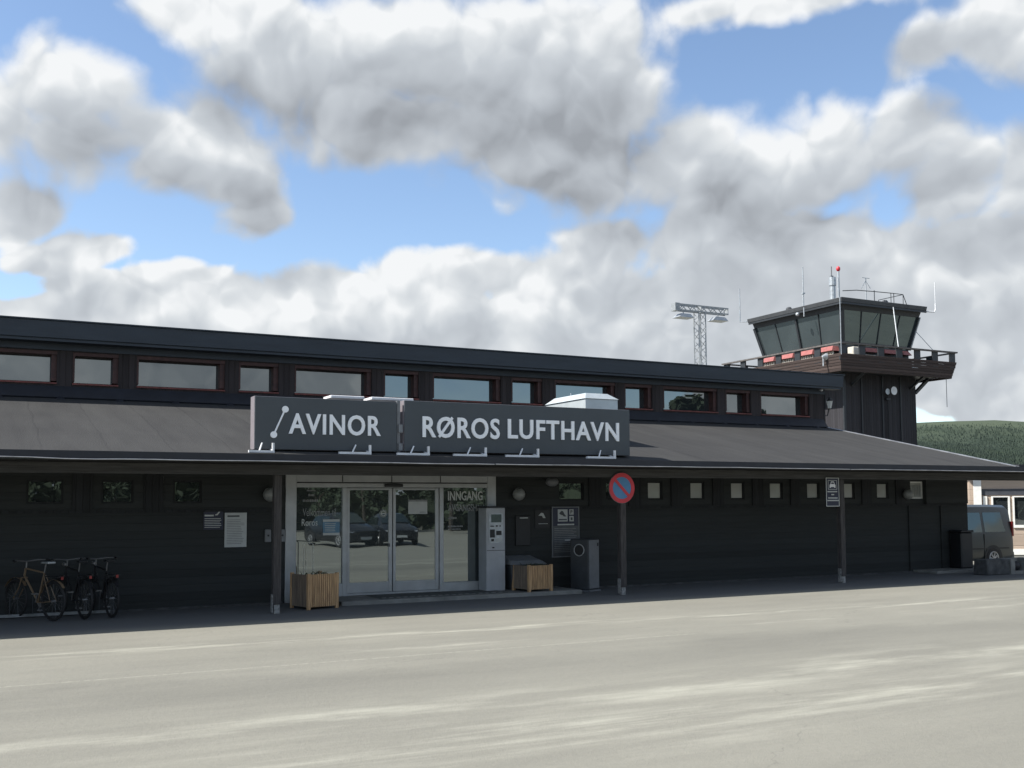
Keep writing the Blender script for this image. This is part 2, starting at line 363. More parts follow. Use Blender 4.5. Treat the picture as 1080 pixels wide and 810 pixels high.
    L.new(math_(nt,'ADD', gr, math_(nt,'MULTIPLY', gr2, 1.5)), bp.inputs['Height']); L.new(bp.outputs[0], b.inputs['Normal'])
    return m
ASPH = asphalt()

# ------------------------------------------------------------------ ground
def sm(t): t = max(0,min(1,t)); return t*t*(3-2*t)
def ground_z(x, y): return -.17*sm((x-24.6)/2.5)
g = MB(); xs = [-6000,-800,-100,-20,0,10,20,24,24.6,25.2,25.8,26.4,27.1,28,35,60,150,900,3000,6000]; ys = [-6000,-500,-60,-10,0,5,10,15,17,19,20.4,22,26,40,120,500,2500,7000]
for y in ys:
    for x in xs: g.v.append((x,y,ground_z(x,y)))
n = len(xs)
for j in range(len(ys)-1):
    for i in range(n-1): g.f.append((j*n+i,j*n+i+1,(j+1)*n+i+1,(j+1)*n+i))
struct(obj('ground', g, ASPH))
# raised entrance slab
p = MB().box(6.35,11.7,19.25,20.38,-.02,.08)
struct(obj('pavement', p, CONC, bevel=.012))
p = MB().box(22.9,26.3,19.55,20.36,-.25,.07)
struct(obj('pavement', p, CONC, bevel=.012))
kb = MB().box(-12.2,5.5,20.30,20.365,-.02,.035).box(11.75,22.85,20.30,20.365,-.02,.035)
struct(obj('kerb', kb, CONC_D))
gr = MB()
gr.box(7.2,10.0,19.42,20.28,.084,.092)
mat_o = tag(obj('entrance_mat', gr, boards('grating_mat', (.10,.105,.10), 'X', .06, var=.3)), 'ribbed dark doormat lying on the slab before the glass doors', 'doormat')
parts('edge_stud', [MB().box(7.25+k*.15, 7.33+k*.15, 19.44,19.52,.0925,.096) for k in range(18)], mat('mat_edge_pale',(.3,.3,.28),.7), mat_o)

# ------------------------------------------------------------------ terminal
T = thing('terminal_building', 'long low dark timber airport terminal with felt canopy roof and clerestory windows', 'building', (10,24,0))
def holes_wall(mb, X0, X1, Z0, Z1, Y0, Y1, holes):
    xs = sorted({X0,X1,*[h[0] for h in holes],*[h[1] for h in holes]})
    for a, b in zip(xs[:-1], xs[1:]):
        hs = sorted([(h[2],h[3]) for h in holes if h[0] <= a+1e-6 and h[1] >= b-1e-6])
        z = Z0
        for h0, h1 in hs:
            if h0 > z: mb.box(a,b,Y0,Y1,z,h0)
            z = h1
        if Z1 > z: mb.box(a,b,Y0,Y1,z,Z1)
    return mb
s_ = 20.4/19.8
low = []
for a, b in [(.88,1.47),(2.09,2.63),(3.32,3.83)]: low.append((a*s_, b*s_, 1.97, 2.40))
low.append((11.45*s_,12.1*s_,1.99,2.41)); low.append((12.66*s_,13.08*s_,2.0,2.42))
for k in range(7): a = (13.80+k*1.207)*s_; low.append((a, a+.43, 2.0, 2.43))
low.append((22.27*s_, 22.27*s_+.50, 2.0, 2.47))
w = MB()
holes_wall(w, -12.2, 5.56, 0, 2.66, 20.40, 20.62, [h for h in low if h[0] < 5])
holes_wall(w, 10.21, 25.2, -.3, 2.66, 20.40, 20.62, [h for h in low if h[0] > 5])
w.box(5.56,10.21,20.46,20.62,2.54,2.66)
obj('wall', w, WALL, T)
w = MB().prism([(20.62,-.3),(24.9,-.3),(24.9,4.05),(24.45,4.05),(20.62,3.25)],23.4,23.62,'X')
obj('end_wall', w, WALL, T)
w = MB()    # battens between the small windows and the panel joints of the wall
bx = [ (low[i][1]+low[i+1][0])/2 for i in range(len(low)-1) if low[i+1][0]-low[i][1] < 1.2]
for x in bx: w.box(x-.17,x+.17,20.365,20.398,1.86,2.66)
w.box(10.25,25.15,20.372,20.397,1.80,1.84); w.box(-12.2,5.5,20.372,20.397,1.80,1.84)
obj('batten', w, BATTEN, T)
w = MB()
for x in (22.85,24.1): w.box(x-.03,x+.03,20.36,20.398,0,1.79)
w.box(23.45,23.6,20.30,20.397,1.85,2.64); w.box(23.6,25.15,20.33,20.37,1.86,2.64)
w.box(24.95,25.2,20.28,20.399,-.05,.16)
obj('corner_trim', w, WALL, T)
for i, h in enumerate(low):
    f = MB(); t = .035
    f.box(h[0],h[1],20.43,20.5,h[2],h[2]+t); f.box(h[0],h[1],20.43,20.5,h[3]-t,h[3]); f.box(h[0],h[0]+t,20.43,20.5,h[2]+t,h[3]-t); f.box(h[1]-t,h[1],20.43,20.5,h[2]+t,h[3]-t)
    fo = obj('window', f, WFR if i == len(low)-1 else BATTEN, T)
    obj('pane', MB().box(h[0]+t,h[1]-t,20.46,20.48,h[2]+t,h[3]-t), GLASS_LOW if h[0] > 13.5 else GLASS_UP, fo)
    if i == len(low)-1:
        bl = MB()
        for k in range(6): bl.box(h[0]+.06+k*.07,h[0]+.10+k*.07,20.44,20.455,h[2]+.06,h[3]-.1)
        obj('blind', bl, mat('pale_blind',(.35,.37,.36),.7), fo)
# entrance
E = MB(); y0, y1 = 20.37, 20.5
E.box(5.56,5.78,y0,y1,0,2.535); E.box(10.0,10.205,y0,y1,.05,2.535)      # jambs
E.box(5.78,10.0,y0,y1,2.27,2.36); E.box(5.78,10.0,y0+.01,y1,2.38,2.535)  # transom, header
for x in (6.73,8.87): E.box(x,x+.09,y0,y1,.08,2.27)
E.box(5.78,6.73,y0,y1,.08,.34); E.box(8.96,10.0,y0,y1,.08,.27)
fr = obj('entrance_frame', E, ALU, T, bevel=.006)
g_ = MB()
for x in (6.72,7.78,8.88): g_.box(x,x+.015,y0-.003,y0+.008,2.385,2.53)
g_.box(5.8,10.0,y0+.012,y1-.03,2.36,2.38)
obj('gap', g_, ALU_D, fr)
obj('pane', MB().box(5.78,6.73,20.42,20.44,.34,2.27), GLASS_DOOR, fr)
obj('pane', MB().box(8.96,10.0,20.42,20.44,.27,2.27), GLASS_DOOR, fr)
for x0, x1, hx in ((6.83,7.81,7.74),(7.83,8.86,7.9)):
    d = MB(); d.box(x0,x0+.06,20.40,20.46,.13,2.26); d.box(x1-.08,x1,20.40,20.46,.13,2.26); d.box(x0+.06,x1-.08,20.40,20.46,.13,.34); d.box(x0+.06,x1-.08,20.40,20.46,2.22,2.26)
    do = obj('door', d, ALU, T, bevel=.004)
    obj('pane', MB().box(x0+.06,x1-.08,20.42,20.44,.34,2.22), GLASS_DOOR, do)
    obj('lock', MB().box(hx-.012,hx+.012,20.385,20.399,1.05,1.12), DARKP, do)
obj('sensor', MB().box(7.62,8.02,20.31,20.365,2.285,2.345), DARKP, T, bevel=.01)
obj('threshold', MB().box(5.78,10.0,20.385,20.5,.085,.125), ALU, T)
# lettering on the glass
lt = text_mb('INNGANG', 9.08,9.90,2.0,2.2,20.418,.004,.02)
obj('lettering', lt, TEXTG, T)
obj('lettering', text_mb('AVGANGSHALL', 9.08,9.97,1.77,1.92,20.418,.004,.02), TEXTD, T)
l2 = text_mb('Velkommen til', 5.92,6.60,1.70,1.85,20.418,.004,.0); obj('lettering', l2, TEXTD, T)
obj('lettering', text_mb('R\u00f8ros', 5.90,6.22,1.50,1.64,20.418,.004,.0), TEXTG, T)
def dashes(x0, x1, z, h, seed):
    rr = random.Random(seed); mb = MB(); x = x0
    while x < x1: w_ = rr.uniform(.012,.03); mb.box(x,min(x+w_,x1+.01),20.412,20.418,z-h/2,z+h/2*rr.uniform(.6,1)); x += w_+.010
    return mb
parts('small_print', [dashes(6.0,6.16,2.21,.03,1), dashes(6.03,6.14,2.12,.045,2), dashes(5.92,6.22,2.01,.05,3), dashes(9.08,9.27,1.63,.05,4), dashes(9.08,9.42,1.45,.035,5), dashes(9.08,9.36,1.39,.025,6)], TEXTD, T)
em = MB().torus((7.62,20.412,1.74),.05,.012,n=20,m=6); em.box(7.585,7.655,20.408,20.416,1.73,1.75); em.torus((7.62,20.412,1.74),.078,.004,n=20,m=4)
obj('door_emblem', em, TEXTG, T)

# lean-to roof
XL, XR = -12.2, 23.8
def rz(y): return 2.79+.2175*(y-17.7)
r = MB()
r.hexa([(XL,17.7,2.70),(XR,17.7,2.70),(XR,24.7,rz(24.7)-.1),(XL,24.7,rz(24.7)-.1)], [(XL,17.7,rz(17.7)),(XR,17.7,rz(17.7)),(XR,24.7,rz(24.7)),(XL,24.7,rz(24.7))])
roof = obj('canopy_roof', r, FELT, T)
v = MB(); v.hexa([(XR+.004,17.68,2.66),(XR+.05,17.68,2.66),(XR+.05,24.5,rz(24.5)-.1),(XR+.004,24.5,rz(24.5)-.1)], [(XR+.004,17.68,rz(17.7)+.02),(XR+.05,17.68,rz(17.7)+.02),(XR+.05,24.5,rz(24.5)+.025),(XR+.004,24.5,rz(24.5)+.025)])
v.hexa([(XR-.06,17.72,rz(17.72)+.004),(XR+.003,17.72,rz(17.72)+.004),(XR+.003,24.5,rz(24.5)+.004),(XR-.06,24.5,rz(24.5)+.004)], [(XR-.06,17.72,rz(17.72)+.022),(XR+.003,17.72,rz(17.72)+.022),(XR+.003,24.5,rz(24.5)+.022),(XR-.06,24.5,rz(24.5)+.022)])
obj('verge_flashing', v, WHITE_EDGE, T)
e = MB().box(XL,30,17.655,17.698,2.665,2.80)
obj('eave_board', e, FASC2, T)
c = MB().box(XR+.052,30,17.70,20.6,2.72,2.86); obj('link_roof', c, FASC2, T)
random.seed(3)
for (xa, xb) in ((XL,8.8),(8.83,17.9),(17.93,30)):
    pts = []; x = xa
    while x < xb:
        dz = (.010*math.sin(x*3.1)+.006*math.sin(x*1.3+1))*(1 if x < 2.4 else .3)+random.uniform(-.002,.002); pts.append((x,17.63,2.672+(dz if x < 18 else dz*.4))); x += .45
    pts.append((xb,17.63,2.67))
    obj('drip_edge', MB().tube(pts,.009,6), WHITE_EDGE, T, smooth=True)
obj('soffit', MB().box(XL,30,17.70,20.399,2.66,2.664), SOFF, T)
obj('beam', MB().box(XL,30,18.53,18.67,2.47,2.655), BEAMM, T, bevel=.006)
for k in range(29):
    pass
FOOTM = mat('dull_post_foot', (.24,.24,.23), .6, var=.3, scale=20)
post_mb = MB().box(-.07,.07,-.07,.07,.16,2.465)
foot = MB().box(-.05,.05,-.05,.05,0,.162).box(-.085,-.0705,-.05,.05,.02,.34)
for i, (x, y) in enumerate([(-2.45,18.6),(4.92,18.6),(12.29,18.6),(18.55,18.6)]):
    po = obj('post', post_mb.moved(Matrix.Translation((x,y,0))), POSTM, T, bevel=.008)
    obj('post_foot', foot.moved(Matrix.Translation((x,y,0))), FOOTM, po)
# step flashing with little laps at the wall foot
fl = MB().hexa([(XL,24.32,rz(24.32)+.004),(XR,24.32,rz(24.32)+.004),(XR,24.499,rz(24.5)+.004),(XL,24.499,rz(24.5)+.004)],[(XL,24.30,rz(24.32)+.03),(XR,24.30,rz(24.32)+.03),(XR,24.497,4.52),(XL,24.497,4.52)])
x = XL+.7
while x < XR:
    fl.hexa([(x-.09,24.16,rz(24.16)+.003),(x+.09,24.16,rz(24.16)+.003),(x+.09,24.31,rz(24.31)+.005),(x-.09,24.31,rz(24.31)+.005)],[(x-.03,24.2,rz(24.2)+.03),(x+.03,24.2,rz(24.2)+.03),(x+.03,24.305,rz(24.31)+.05),(x-.03,24.305,rz(24.31)+.05)]); x += 1.2
obj('wall_flashing', fl, FASC2, T)
# clerestory
big = [(-.28+3.6*k, 1.52+3.6*k) for k in range(-3,7)]
sml = [(1.99+3.6*k, 2.78+3.6*k) for k in range(-3,6)]
ups = sorted([(a,b) for a,b in big+sml if a > XL+.2 and b < 23.7])
ups = [(a-.045, b+.11, 4.56, 5.28) for a,b in ups]
w = holes_wall(MB(), XL, 23.85, 4.1, 5.62, 24.5, 24.9, ups)
obj('clerestory_wall', w, UPWALL, T)
obj('lintel_board', MB().box(XL,23.86,24.462,24.498,5.30,5.497), FASC, T)
obj('clerestory_back', MB().box(XL,23.85,24.95,36,4.0,5.62).box(XL,23.4,20.63,36,0,2.6), CABM, T)
for i, h in enumerate(ups):
    f = MB(); t = .075
    f.box(h[0],h[1],24.52,24.86,h[3]-t,h[3]); f.box(h[0],h[0]+t-.03,24.52,24.86,h[2]+t,h[3]-t); f.box(h[1]-.11,h[1],24.56,24.86,h[2]+t,h[3]-t)
    fo = obj('window', f, REDW, T)
    obj('sill', MB().hexa([(h[0],24.47,h[2]),(h[1],24.47,h[2]),(h[1],24.86,h[2]),(h[0],24.86,h[2])],[(h[0],24.47,h[2]+.035),(h[1],24.47,h[2]+.035),(h[1],24.86,h[2]+t),(h[0],24.86,h[2]+t)]), REDSILL, fo)
    obj('pane', MB().box(h[0]+.045,h[1]-.11,24.78,24.80,h[2]+t,h[3]-t), GLASS_UP, fo)
u = MB().hexa([(XL,24.08,5.50),(24.25,24.08,5.50),(24.25,36.6,5.50),(XL,36.6,5.50)],[(XL,24.05,5.87),(24.28,24.05,5.87),(24.28,36.6,5.90),(XL,36.6,5.90)])
obj('upper_roof', u, FASC, T, bevel=.01)
obj('roof_edge_cap', MB().box(XL,24.30,24.02,24.2,5.872,5.90), FASC, T)
obj('soffit', MB().box(XL,24.2,24.12,24.46,5.44,5.498), FASC, T)

# wall lantern on the clerestory corner, security camera
L_ = thing('wall_lantern', 'pale tapered lantern on the corner of the upper wall beside the tower', 'lantern', (23.98,24.45,4.6))
obj('shade', MB().lathe([(.055,4.86),(.10,5.08),(.10,5.085)], (23.98,24.4,0), n=6), OPAL, L_)
obj('cap', MB().lathe([(.12,5.09),(.06,5.17),(.02,5.19),(.02,5.24)], (23.98,24.4,0), n=6), DARKP, L_)
obj('bracket', MB().tube([(23.86,24.55,4.62),(23.98,24.5,4.64),(23.98,24.42,4.86)],.018,6).box(23.855,23.88,24.5,24.62,4.55,4.85), DARKP, L_)
sc = thing('security_camera', 'small white dome camera under the fascia above the lantern', 'camera', (23.6,24.4,5.42))
obj('dome', MB().ball((23.62,24.36,5.42),.045), WHITEM, sc, smooth=True); obj('mount', MB().tube([(23.62,24.49,5.43),(23.62,24.38,5.43)],.02,6), WHITEM, sc)

# airport name signs
def bracket(par, x0, x1):
    b = MB(); y = 17.85; z = rz(17.85)+.015
    b.box(x0,x1,y-.03,y+.03,z-.012,z+.03); b.box(x1-.035,x1,y-.022,y+.022,z+.03,z+.16); b.tube([(x0+(x1-x0)*.42,y,z+.02),(x0+(x1-x0)*.58,y+.1,z+.16)],.014,6)
    b.tube([(x1-.02,y,z+.02),(x1-.02,y+.62,z+.15)],.016,6)
    obj('bracket', b, WHITEM, par)
S1 = thing('airport_sign', 'shorter left slate sign on the canopy roof lettered with AVINOR', 'sign', (5.6,18.0,2.85))
obj('board', MB().box(4.36,6.975,18.0,18.03,2.895,3.815), SIGNM, S1, bevel=.004)
obj('casing', MB().box(4.355,6.98,18.032,18.30,2.89,3.82), SIGNSIDE, S1, bevel=.004)
obj('lettering', text_mb('AVINOR', 4.95,6.655,3.17,3.54,17.998,.03,.02,1.10), LETTER, S1)
lg = MB().lathe([(.058,-.03),(.058,0)],(4.885,17.998,3.60),'Y',20).lathe([(.058,-.03),(.058,0)],(4.685,17.998,3.15),'Y',20).tube([(4.695,17.985,3.17),(4.875,17.985,3.58)],.016,6)
obj('logo', lg, LETTER, S1)
bracket(S1, 4.22,4.66); bracket(S1, 5.82,6.42)
S2 = thing('airport_sign', 'longer right slate sign on the canopy roof lettered with R\u00d8ROS LUFTHAVN', 'sign', (9.6,18.0,2.85))
obj('board', MB().box(7.13,12.12,18.0,18.03,2.905,3.85), SIGNM, S2, bevel=.004)
obj('casing', MB().box(7.125,12.125,18.032,18.30,2.90,3.855), SIGNSIDE, S2, bevel=.004)
obj('lettering', text_mb('R\u00d8ROS', 7.48,9.09,3.17,3.575,17.998,.03,.02,1.10), LETTER, S2)
obj('lettering', text_mb('LUFTHAVN', 9.27,11.84,3.19,3.575,17.998,.03,.02,1.10), LETTER, S2)
for a, b in ((6.92,7.56),(8.05,8.74),(9.15,9.88),(10.98,11.66)): bracket(S2, a, b)
obj('end_post', MB().box(7.0,7.06,18.05,18.12,2.86,3.84).box(7.02,7.10,18.02,18.05,2.92,3.05).box(7.02,7.10,18.02,18.05,3.25,3.4), MGREY, S2)

# roof hood and vents
hd = thing('roof_hood', 'large pale metal ventilation hood behind the right end of the long sign', 'roof vent', (12.5,20.5,3.3))
hx0, hx1, hy0, hy1 = 12.13, 12.98, 19.75, 21.55
obj('casing', MB().box(hx0,hx1,hy0,hy1,rz(19.7)+.0,4.25), HOODM, hd)
ih = .10
obj('cap', MB().hexa([(hx0-.03,hy0-.03,4.255),(hx1+.03,hy0-.03,4.255),(hx1+.03,hy1+.03,4.255),(hx0-.03,hy1+.03,4.255)],[(hx0+.06,hy0+.1,4.39),(hx1-.2,hy0+.1,4.39),(hx1-.2,hy1-.3,4.39),(hx0+.06,hy1-.3,4.39)]), HOODM, hd, bevel=.008)
obj('spike', MB().tube([(hx0+.1,hy0+.8,4.39),(hx0+.1,hy0+.8,4.45)],.012,6), GALV, hd)
for i, (x0, x1, lb) in enumerate(((6.3,7.0,'left of two pale flat vent caps just above the shorter sign'),(7.15,8.06,'right of two pale flat vent caps above the gap between the signs'))):
    vt = thing('roof_vent', lb, 'roof vent', ((x0+x1)/2,20.0,rz(20.0)), 'flat roof vents')
    obj('cap', MB().box(x0,x1,19.85,20.35,4.03,4.09), WHITEM, vt, bevel=.01)
    obj('pipe', MB().lathe([(.14,rz(20.1)-.04),(.14,4.028)],((x0+x1)/2,20.1,0)), GALV, vt, smooth=True)

# ------------------------------------------------------------------ things under the canopy
def wall_lamp(x, z, lb, r=.14):
    t = thing('wall_lamp', lb, 'wall lamp', (x,20.4,z), 'round wall lamps')
    obj('globe', MB().ball((x,20.24,z),r,16,10), GLOBE, t, smooth=True)
    obj('base', MB().lathe([(.06,0),(.06,.05)],(x,20.33,z),'Y',14), DARKP, t)
wall_lamp(5.22, 2.13, 'round wall lamp half hidden by the leftmost canopy post')
wall_lamp(10.70, 2.13, 'round wall lamp on the dark wall above the payment machine')
wall_lamp(22.68, 2.12, 'round wall lamp beside the slatted window at the far right end')
t = thing('floodlight', 'oval grey floodlight tilted under the beam above the planter', 'floodlight', (11.5,20.4,2.4))
obj('head', MB().ball((11.40,20.0,2.40),.14,14,8,1.1,.8,.75), MGREY, t, smooth=True); obj('arm', MB().tube([(11.45,20.39,2.45),(11.42,20.05,2.42)],.02,6), DARKP, t)

def sheet(name, lb, cat, x0, x1, z0, z1, m, y=20.392, rows=None, group=None, dep=.012):
    t = thing(name, lb, cat, ((x0+x1)/2,y,z0), group)
    obj('sheet', MB().box(x0,x1,y-dep,y,z0,z1), m, t)
    return t
def rowsmb(x0, x1, z0, z1, n, y, h=.010, seed=0, ragged=.25):
    rr = random.Random(seed); mb = MB()
    for k in range(n):
        z = z1-(k+.5)*(z1-z0)/n; mb.box(x0, x1-(x1-x0)*rr.random()*ragged, y-.003, y, z-h/2, z+h/2)
    return mb
q = 1.0303
t = sheet('notice_poster', 'tall white notice pinned on the dark wall left of the entrance', 'poster', 4.38,4.80,1.12,1.78, PAPER)
obj('print', rowsmb(4.42,4.76,1.17,1.66,15,20.379,.012,2), INKG, t); obj('heading', MB().box(4.43,4.66,20.376,20.379,1.70,1.73), INK, t)
t = sheet('guide_sign', 'small dark sign with pale lines left of the white notice', 'sign', 3.98,4.35,1.46,1.82, SIGN_NAVY)
pr = rowsmb(4.0,4.32,1.49,1.69,6,20.379,.010,4); pr.box(4.0,4.17,20.376,20.379,1.715,1.745); pr.add([(4.19,20.376,1.735),(4.24,20.376,1.735),(4.29,20.376,1.80),(4.26,20.376,1.805),(4.235,20.376,1.765),(4.20,20.376,1.75)],[(0,1,2,3,4,5)])
obj('print', pr, TEXTG, t)
t = thing('wall_plate', 'tiny square outlined plate high on the left wall under the beam', 'plate', (3.18,20.39,2.36))
obj('rim', MB().box(3.12,3.14,20.38,20.399,2.35,2.47).box(3.22,3.24,20.38,20.399,2.35,2.47).box(3.14,3.22,20.38,20.399,2.35,2.365).box(3.14,3.22,20.38,20.399,2.455,2.47), TEXTD, t)
obj('mark', MB().box(3.165,3.195,20.385,20.399,2.385,2.435), TEXTD, t)
t = sheet('info_board', 'tall framed dark board of parking notices behind the litter bin', 'notice board', 11.62,12.29,.74,1.83, mat('board_dark_grey',(.06,.066,.072),.4), dep=.02)
fb = MB()
for a in ((11.60,11.62,.72,1.85),(12.29,12.31,.72,1.85),(11.62,12.29,.72,.74),(11.62,12.29,1.83,1.85)): fb.box(a[0],a[1],20.36,20.392,a[2],a[3])
obj('frame', fb, MGREY, t)
obj('header', MB().box(11.63,12.28,20.365,20.3715,1.42,1.82), SIGN_NAVY, t)
obj('panel', MB().box(11.75,12.00,20.358,20.364,1.52,1.79).box(12.05,12.16,20.358,20.364,1.67,1.79).box(12.05,12.16,20.358,20.364,1.52,1.64), PAPER, t)
pc = MB().prism([(11.78,1.70),(11.84,1.76),(11.88,1.75),(11.92,1.68),(11.97,1.63),(11.90,1.63),(11.87,1.66),(11.82,1.67)],20.354,20.357)
pc.add(*[(m_.v,m_.f) for m_ in [text_mb('P',12.075,12.13,1.69,1.77,20.357,.003,.03)]][0]); pc.box(11.77,11.98,20.354,20.357,1.545,1.575); pc.box(12.08,12.13,20.354,20.357,1.545,1.61)
obj('pictogram', pc, INK, t)
obj('print', MB().box(11.74,12.17,20.358,20.364,1.435,1.465), TEXTG, t); obj('print', rowsmb(11.66,12.25,.82,1.38,14,20.371,.008,8,.2), TEXTD, t)
obj('print', MB().box(11.93,12.25,20.358,20.364,1.09,1.11), TEXTG, t)
t = thing('plane_sign', 'small white aircraft symbol on the dark wall left of the notice board', 'sign', (11.38,20.39,1.5))
obj('board', MB().box(11.18,11.55,20.380,20.398,1.38,1.78), DARKP, t)
obj('symbol', MB().prism([(11.26,1.655),(11.33,1.72),(11.38,1.71),(11.44,1.60),(11.38,1.60),(11.35,1.65)],20.372,20.379).box(11.26,11.50,20.376,20.379,1.47,1.48), PAPER, t)
t = thing('meter_cabinet', 'dark flush cabinet on the wall between payment machine and aircraft symbol', 'cabinet', (10.9,20.39,1.0))
obj('door', MB().box(10.68,11.05,20.36,20.398,1.0,1.66), DARKP, t, bevel=.01); obj('label_strip', MB().box(10.78,10.98,20.353,20.359,1.60,1.62), TEXTG, t)
for x, lb in ((5.21,'small grey switch box on the wall left of the first post'),(5.49,'small grey switch box between the first post and the entrance frame')):
    t = thing('switch_box', lb, 'switch box', (x,20.39,1.2), 'switch boxes by the entrance')
    obj('case', MB().box(x-.06,x+.06,20.33,20.398,1.2,1.45), MGREY, t, bevel=.012); obj('button', MB().lathe([(.02,0),(.02,.01)],(x,20.32,1.33),'Y',10), DARKP, t)
t = sheet('glass_poster', 'blue poster with white edges on the left pane of the entrance', 'poster', 6.33,6.68,1.31,1.63, POSTER_B, y=20.417, dep=.006)
parts('band', [MB().box(6.33,6.68,20.406,20.4105,1.58,1.63), MB().box(6.33,6.68,20.406,20.4105,1.31,1.36)], PAPER, t); obj('print', rowsmb(6.37,6.64,1.38,1.56,5,20.4105,.012,5), TEXTG, t)
t = sheet('glass_poster', 'plain white sheet on the right sliding door', 'poster', 8.17,8.60,1.72,2.02, PAPER, y=20.417, dep=.006)
obj('print', MB().box(8.43,8.56,20.406,20.4105,1.75,1.765).box(8.17,8.60,20.406,20.4105,1.98,2.02), INKG, t)

# payment machine
t = thing('payment_machine', 'tall light grey parking payment machine at the right end of the glass doors', 'payment machine', (9.97,20.15,.08))
obj('body', MB().box(9.76,10.21,19.95,20.34,.08,1.84), STEEL, t, bevel=.012)
obj('top_cover', MB().box(9.74,10.23,19.93,20.35,1.842,1.875), DARKP, t, bevel=.008)
obj('door_line', MB().box(9.77,10.20,19.944,19.9495,.93,.94).box(9.9,9.94,19.93,19.9495,.985,1.01), ALU_D, t)
obj('front_panel', MB().box(9.82,10.15,19.938,19.9495,1.09,1.72), GALV, t)
obj('screen', MB().box(9.87,10.11,19.928,19.937,1.53,1.70), mat('machine_screen',(.06,.09,.085),.25), t)
obj('slot', MB().box(9.85,9.93,19.928,19.937,1.44,1.46).box(9.98,10.02,19.928,19.937,1.435,1.47).box(10.07,10.09,19.928,19.937,1.435,1.47).box(9.84,9.95,19.925,19.937,1.21,1.38).box(9.99,10.11,19.925,19.937,1.26,1.35).box(9.87,9.93,19.925,19.937,1.13,1.18), DARKP, t)
obj('label_plate', MB().box(9.98,10.12,19.928,19.937,1.12,1.20), PAPER, t)

# planters
def planter(lb, fx, fy, s, th, h, z0):
    t = thing('planter_box', lb, 'planter', (fx,fy,z0), 'slatted wooden planters')
    M = Matrix.Translation((fx,fy,z0)) @ Matrix.Rotation(th,4,'Z')
    t_ = .05
    lg = [(0,0),(s-.06,0),(0,s-.06),(s-.06,s-.06)]
    for a, b in lg: obj('corner_post', MB().box(a,a+.06,b,b+.06,0,h).moved(M), SLAT, t, bevel=.004)
    n = 12; p = (s-.12)/n
    fr_ = MB()
    for k in range(n): fr_.box(.06+k*p+.004,.06+(k+1)*p-.009,.005,.03,.05,h-.015)
    obj('front_slats', fr_.moved(M), SLAT, t)
    sd = MB()
    for k in range(n): sd.box(.005,.028,.06+k*p+.002,.06+(k+1)*p-.004,.05,h-.02)
    obj('side_slats', sd.moved(M), SLATSIDE, t)
    obj('liner', MB().box(.035,s-.005,.035,s-.005,.06,h-.07).moved(M), SOIL, t)
    hp = MB(); rr = random.Random(5)
    for k in range(26):
        x = rr.uniform(.1,s-.1); y = rr.uniform(.1,s-.1); a = rr.uniform(0,6.28); l = rr.uniform(.05,.12)
        hp.tube([(x,y,h-.08),(x+.3*l*math.cos(a),y+.3*l*math.sin(a),h-.02),(x+l*math.cos(a),y+l*math.sin(a),h+.0+rr.uniform(-.02,.03))],[.006,.006,.002],4)
    obj('dry_stems', hp.moved(M), OLIVE, t)
planter('slatted wooden planter standing before the left glass pane', 5.56,18.80,.66,R(14),.66,0)
planter('slatted wooden planter right of the payment machine', 10.42,19.29,.63,R(7),.56,.08)
t = thing('grit_bin', 'dark grey grit bin with sloping lid behind the right planter', 'bin', (10.8,20.0,0))
obj('body', MB().hexa([(10.36,19.9,.08),(11.1,19.9,.08),(11.1,20.33,.08),(10.36,20.33,.08)],[(10.30,19.86,.62),(11.16,19.86,.62),(11.16,20.34,.62),(10.30,20.34,.62)]), DGREY, t, bevel=.02)
obj('lid', MB().hexa([(10.28,19.83,.622),(11.18,19.83,.622),(11.18,20.35,.622),(10.28,20.35,.622)],[(10.33,19.95,.70),(11.08,19.95,.70),(11.0,20.34,.80),(10.35,20.34,.80)]), MGREY, t, bevel=.015)
# litter bin
t = thing('litter_bin', 'square grey litter bin with a round opening in its dark side', 'litter bin', (12.15,19.8,0))
M = Matrix.Translation((12.05,19.56,0)) @ Matrix.Rotation(R(28),4,'Z')
obj('body', MB().box(0,.46,0,.47,.03,1.14).moved(M), DGREY, t, bevel=.02)
obj('door_panel', MB().box(.02,.44,-.014,-.002,.06,1.12).moved(M), MGREY, t, bevel=.004)
obj('opening', MB().lathe([(.12,0),(.12,.008)],(-.012,.23,.90),'X',24).moved(M), ALU_D, t)
obj('opening_rim', MB().torus((-.014,.23,.90),.125,.012,'X',28,6).moved(M), ALU, t, smooth=True)
obj('lock', MB().box(.36,.40,-.024,-.016,.98,1.05).moved(M), DARKP, t)
obj('base', MB().box(-.02,.48,-.03,.48,0,.028).moved(M), MGREY, t)
# luggage trolley frame
t = thing('luggage_trolley', 'thin pale metal trolley hoop standing behind the left planter', 'trolley', (5.95,19.9,0))
tb = MB().tube([(5.82,20.0,.1),(5.82,20.0,1.12),(5.86,20.0,1.19),(5.93,19.98,1.20),(6.38,20.1,1.17)],.010,8)
tb.tube([(5.88,20.05,.1),(5.88,20.05,1.17)],.008,8); tb.tube([(5.98,19.9,.1),(5.98,19.9,1.16),(5.95,19.93,1.19)],.010,8)
obj('handle_frame', tb, mat('pale_tube',(.5,.5,.42),.4,metal=.3), t, smooth=True)
obj('deck', MB().box(5.78,6.35,19.75,20.2,.14,.17), GALV, t)
for x, y in ((5.8,19.8),(5.8,20.15),(6.3,19.97)): obj('wheel', MB().lathe([(.06,-.015),(.06,.015)],(x,y,.145-.085+.001),'Y',14), RUB, t)

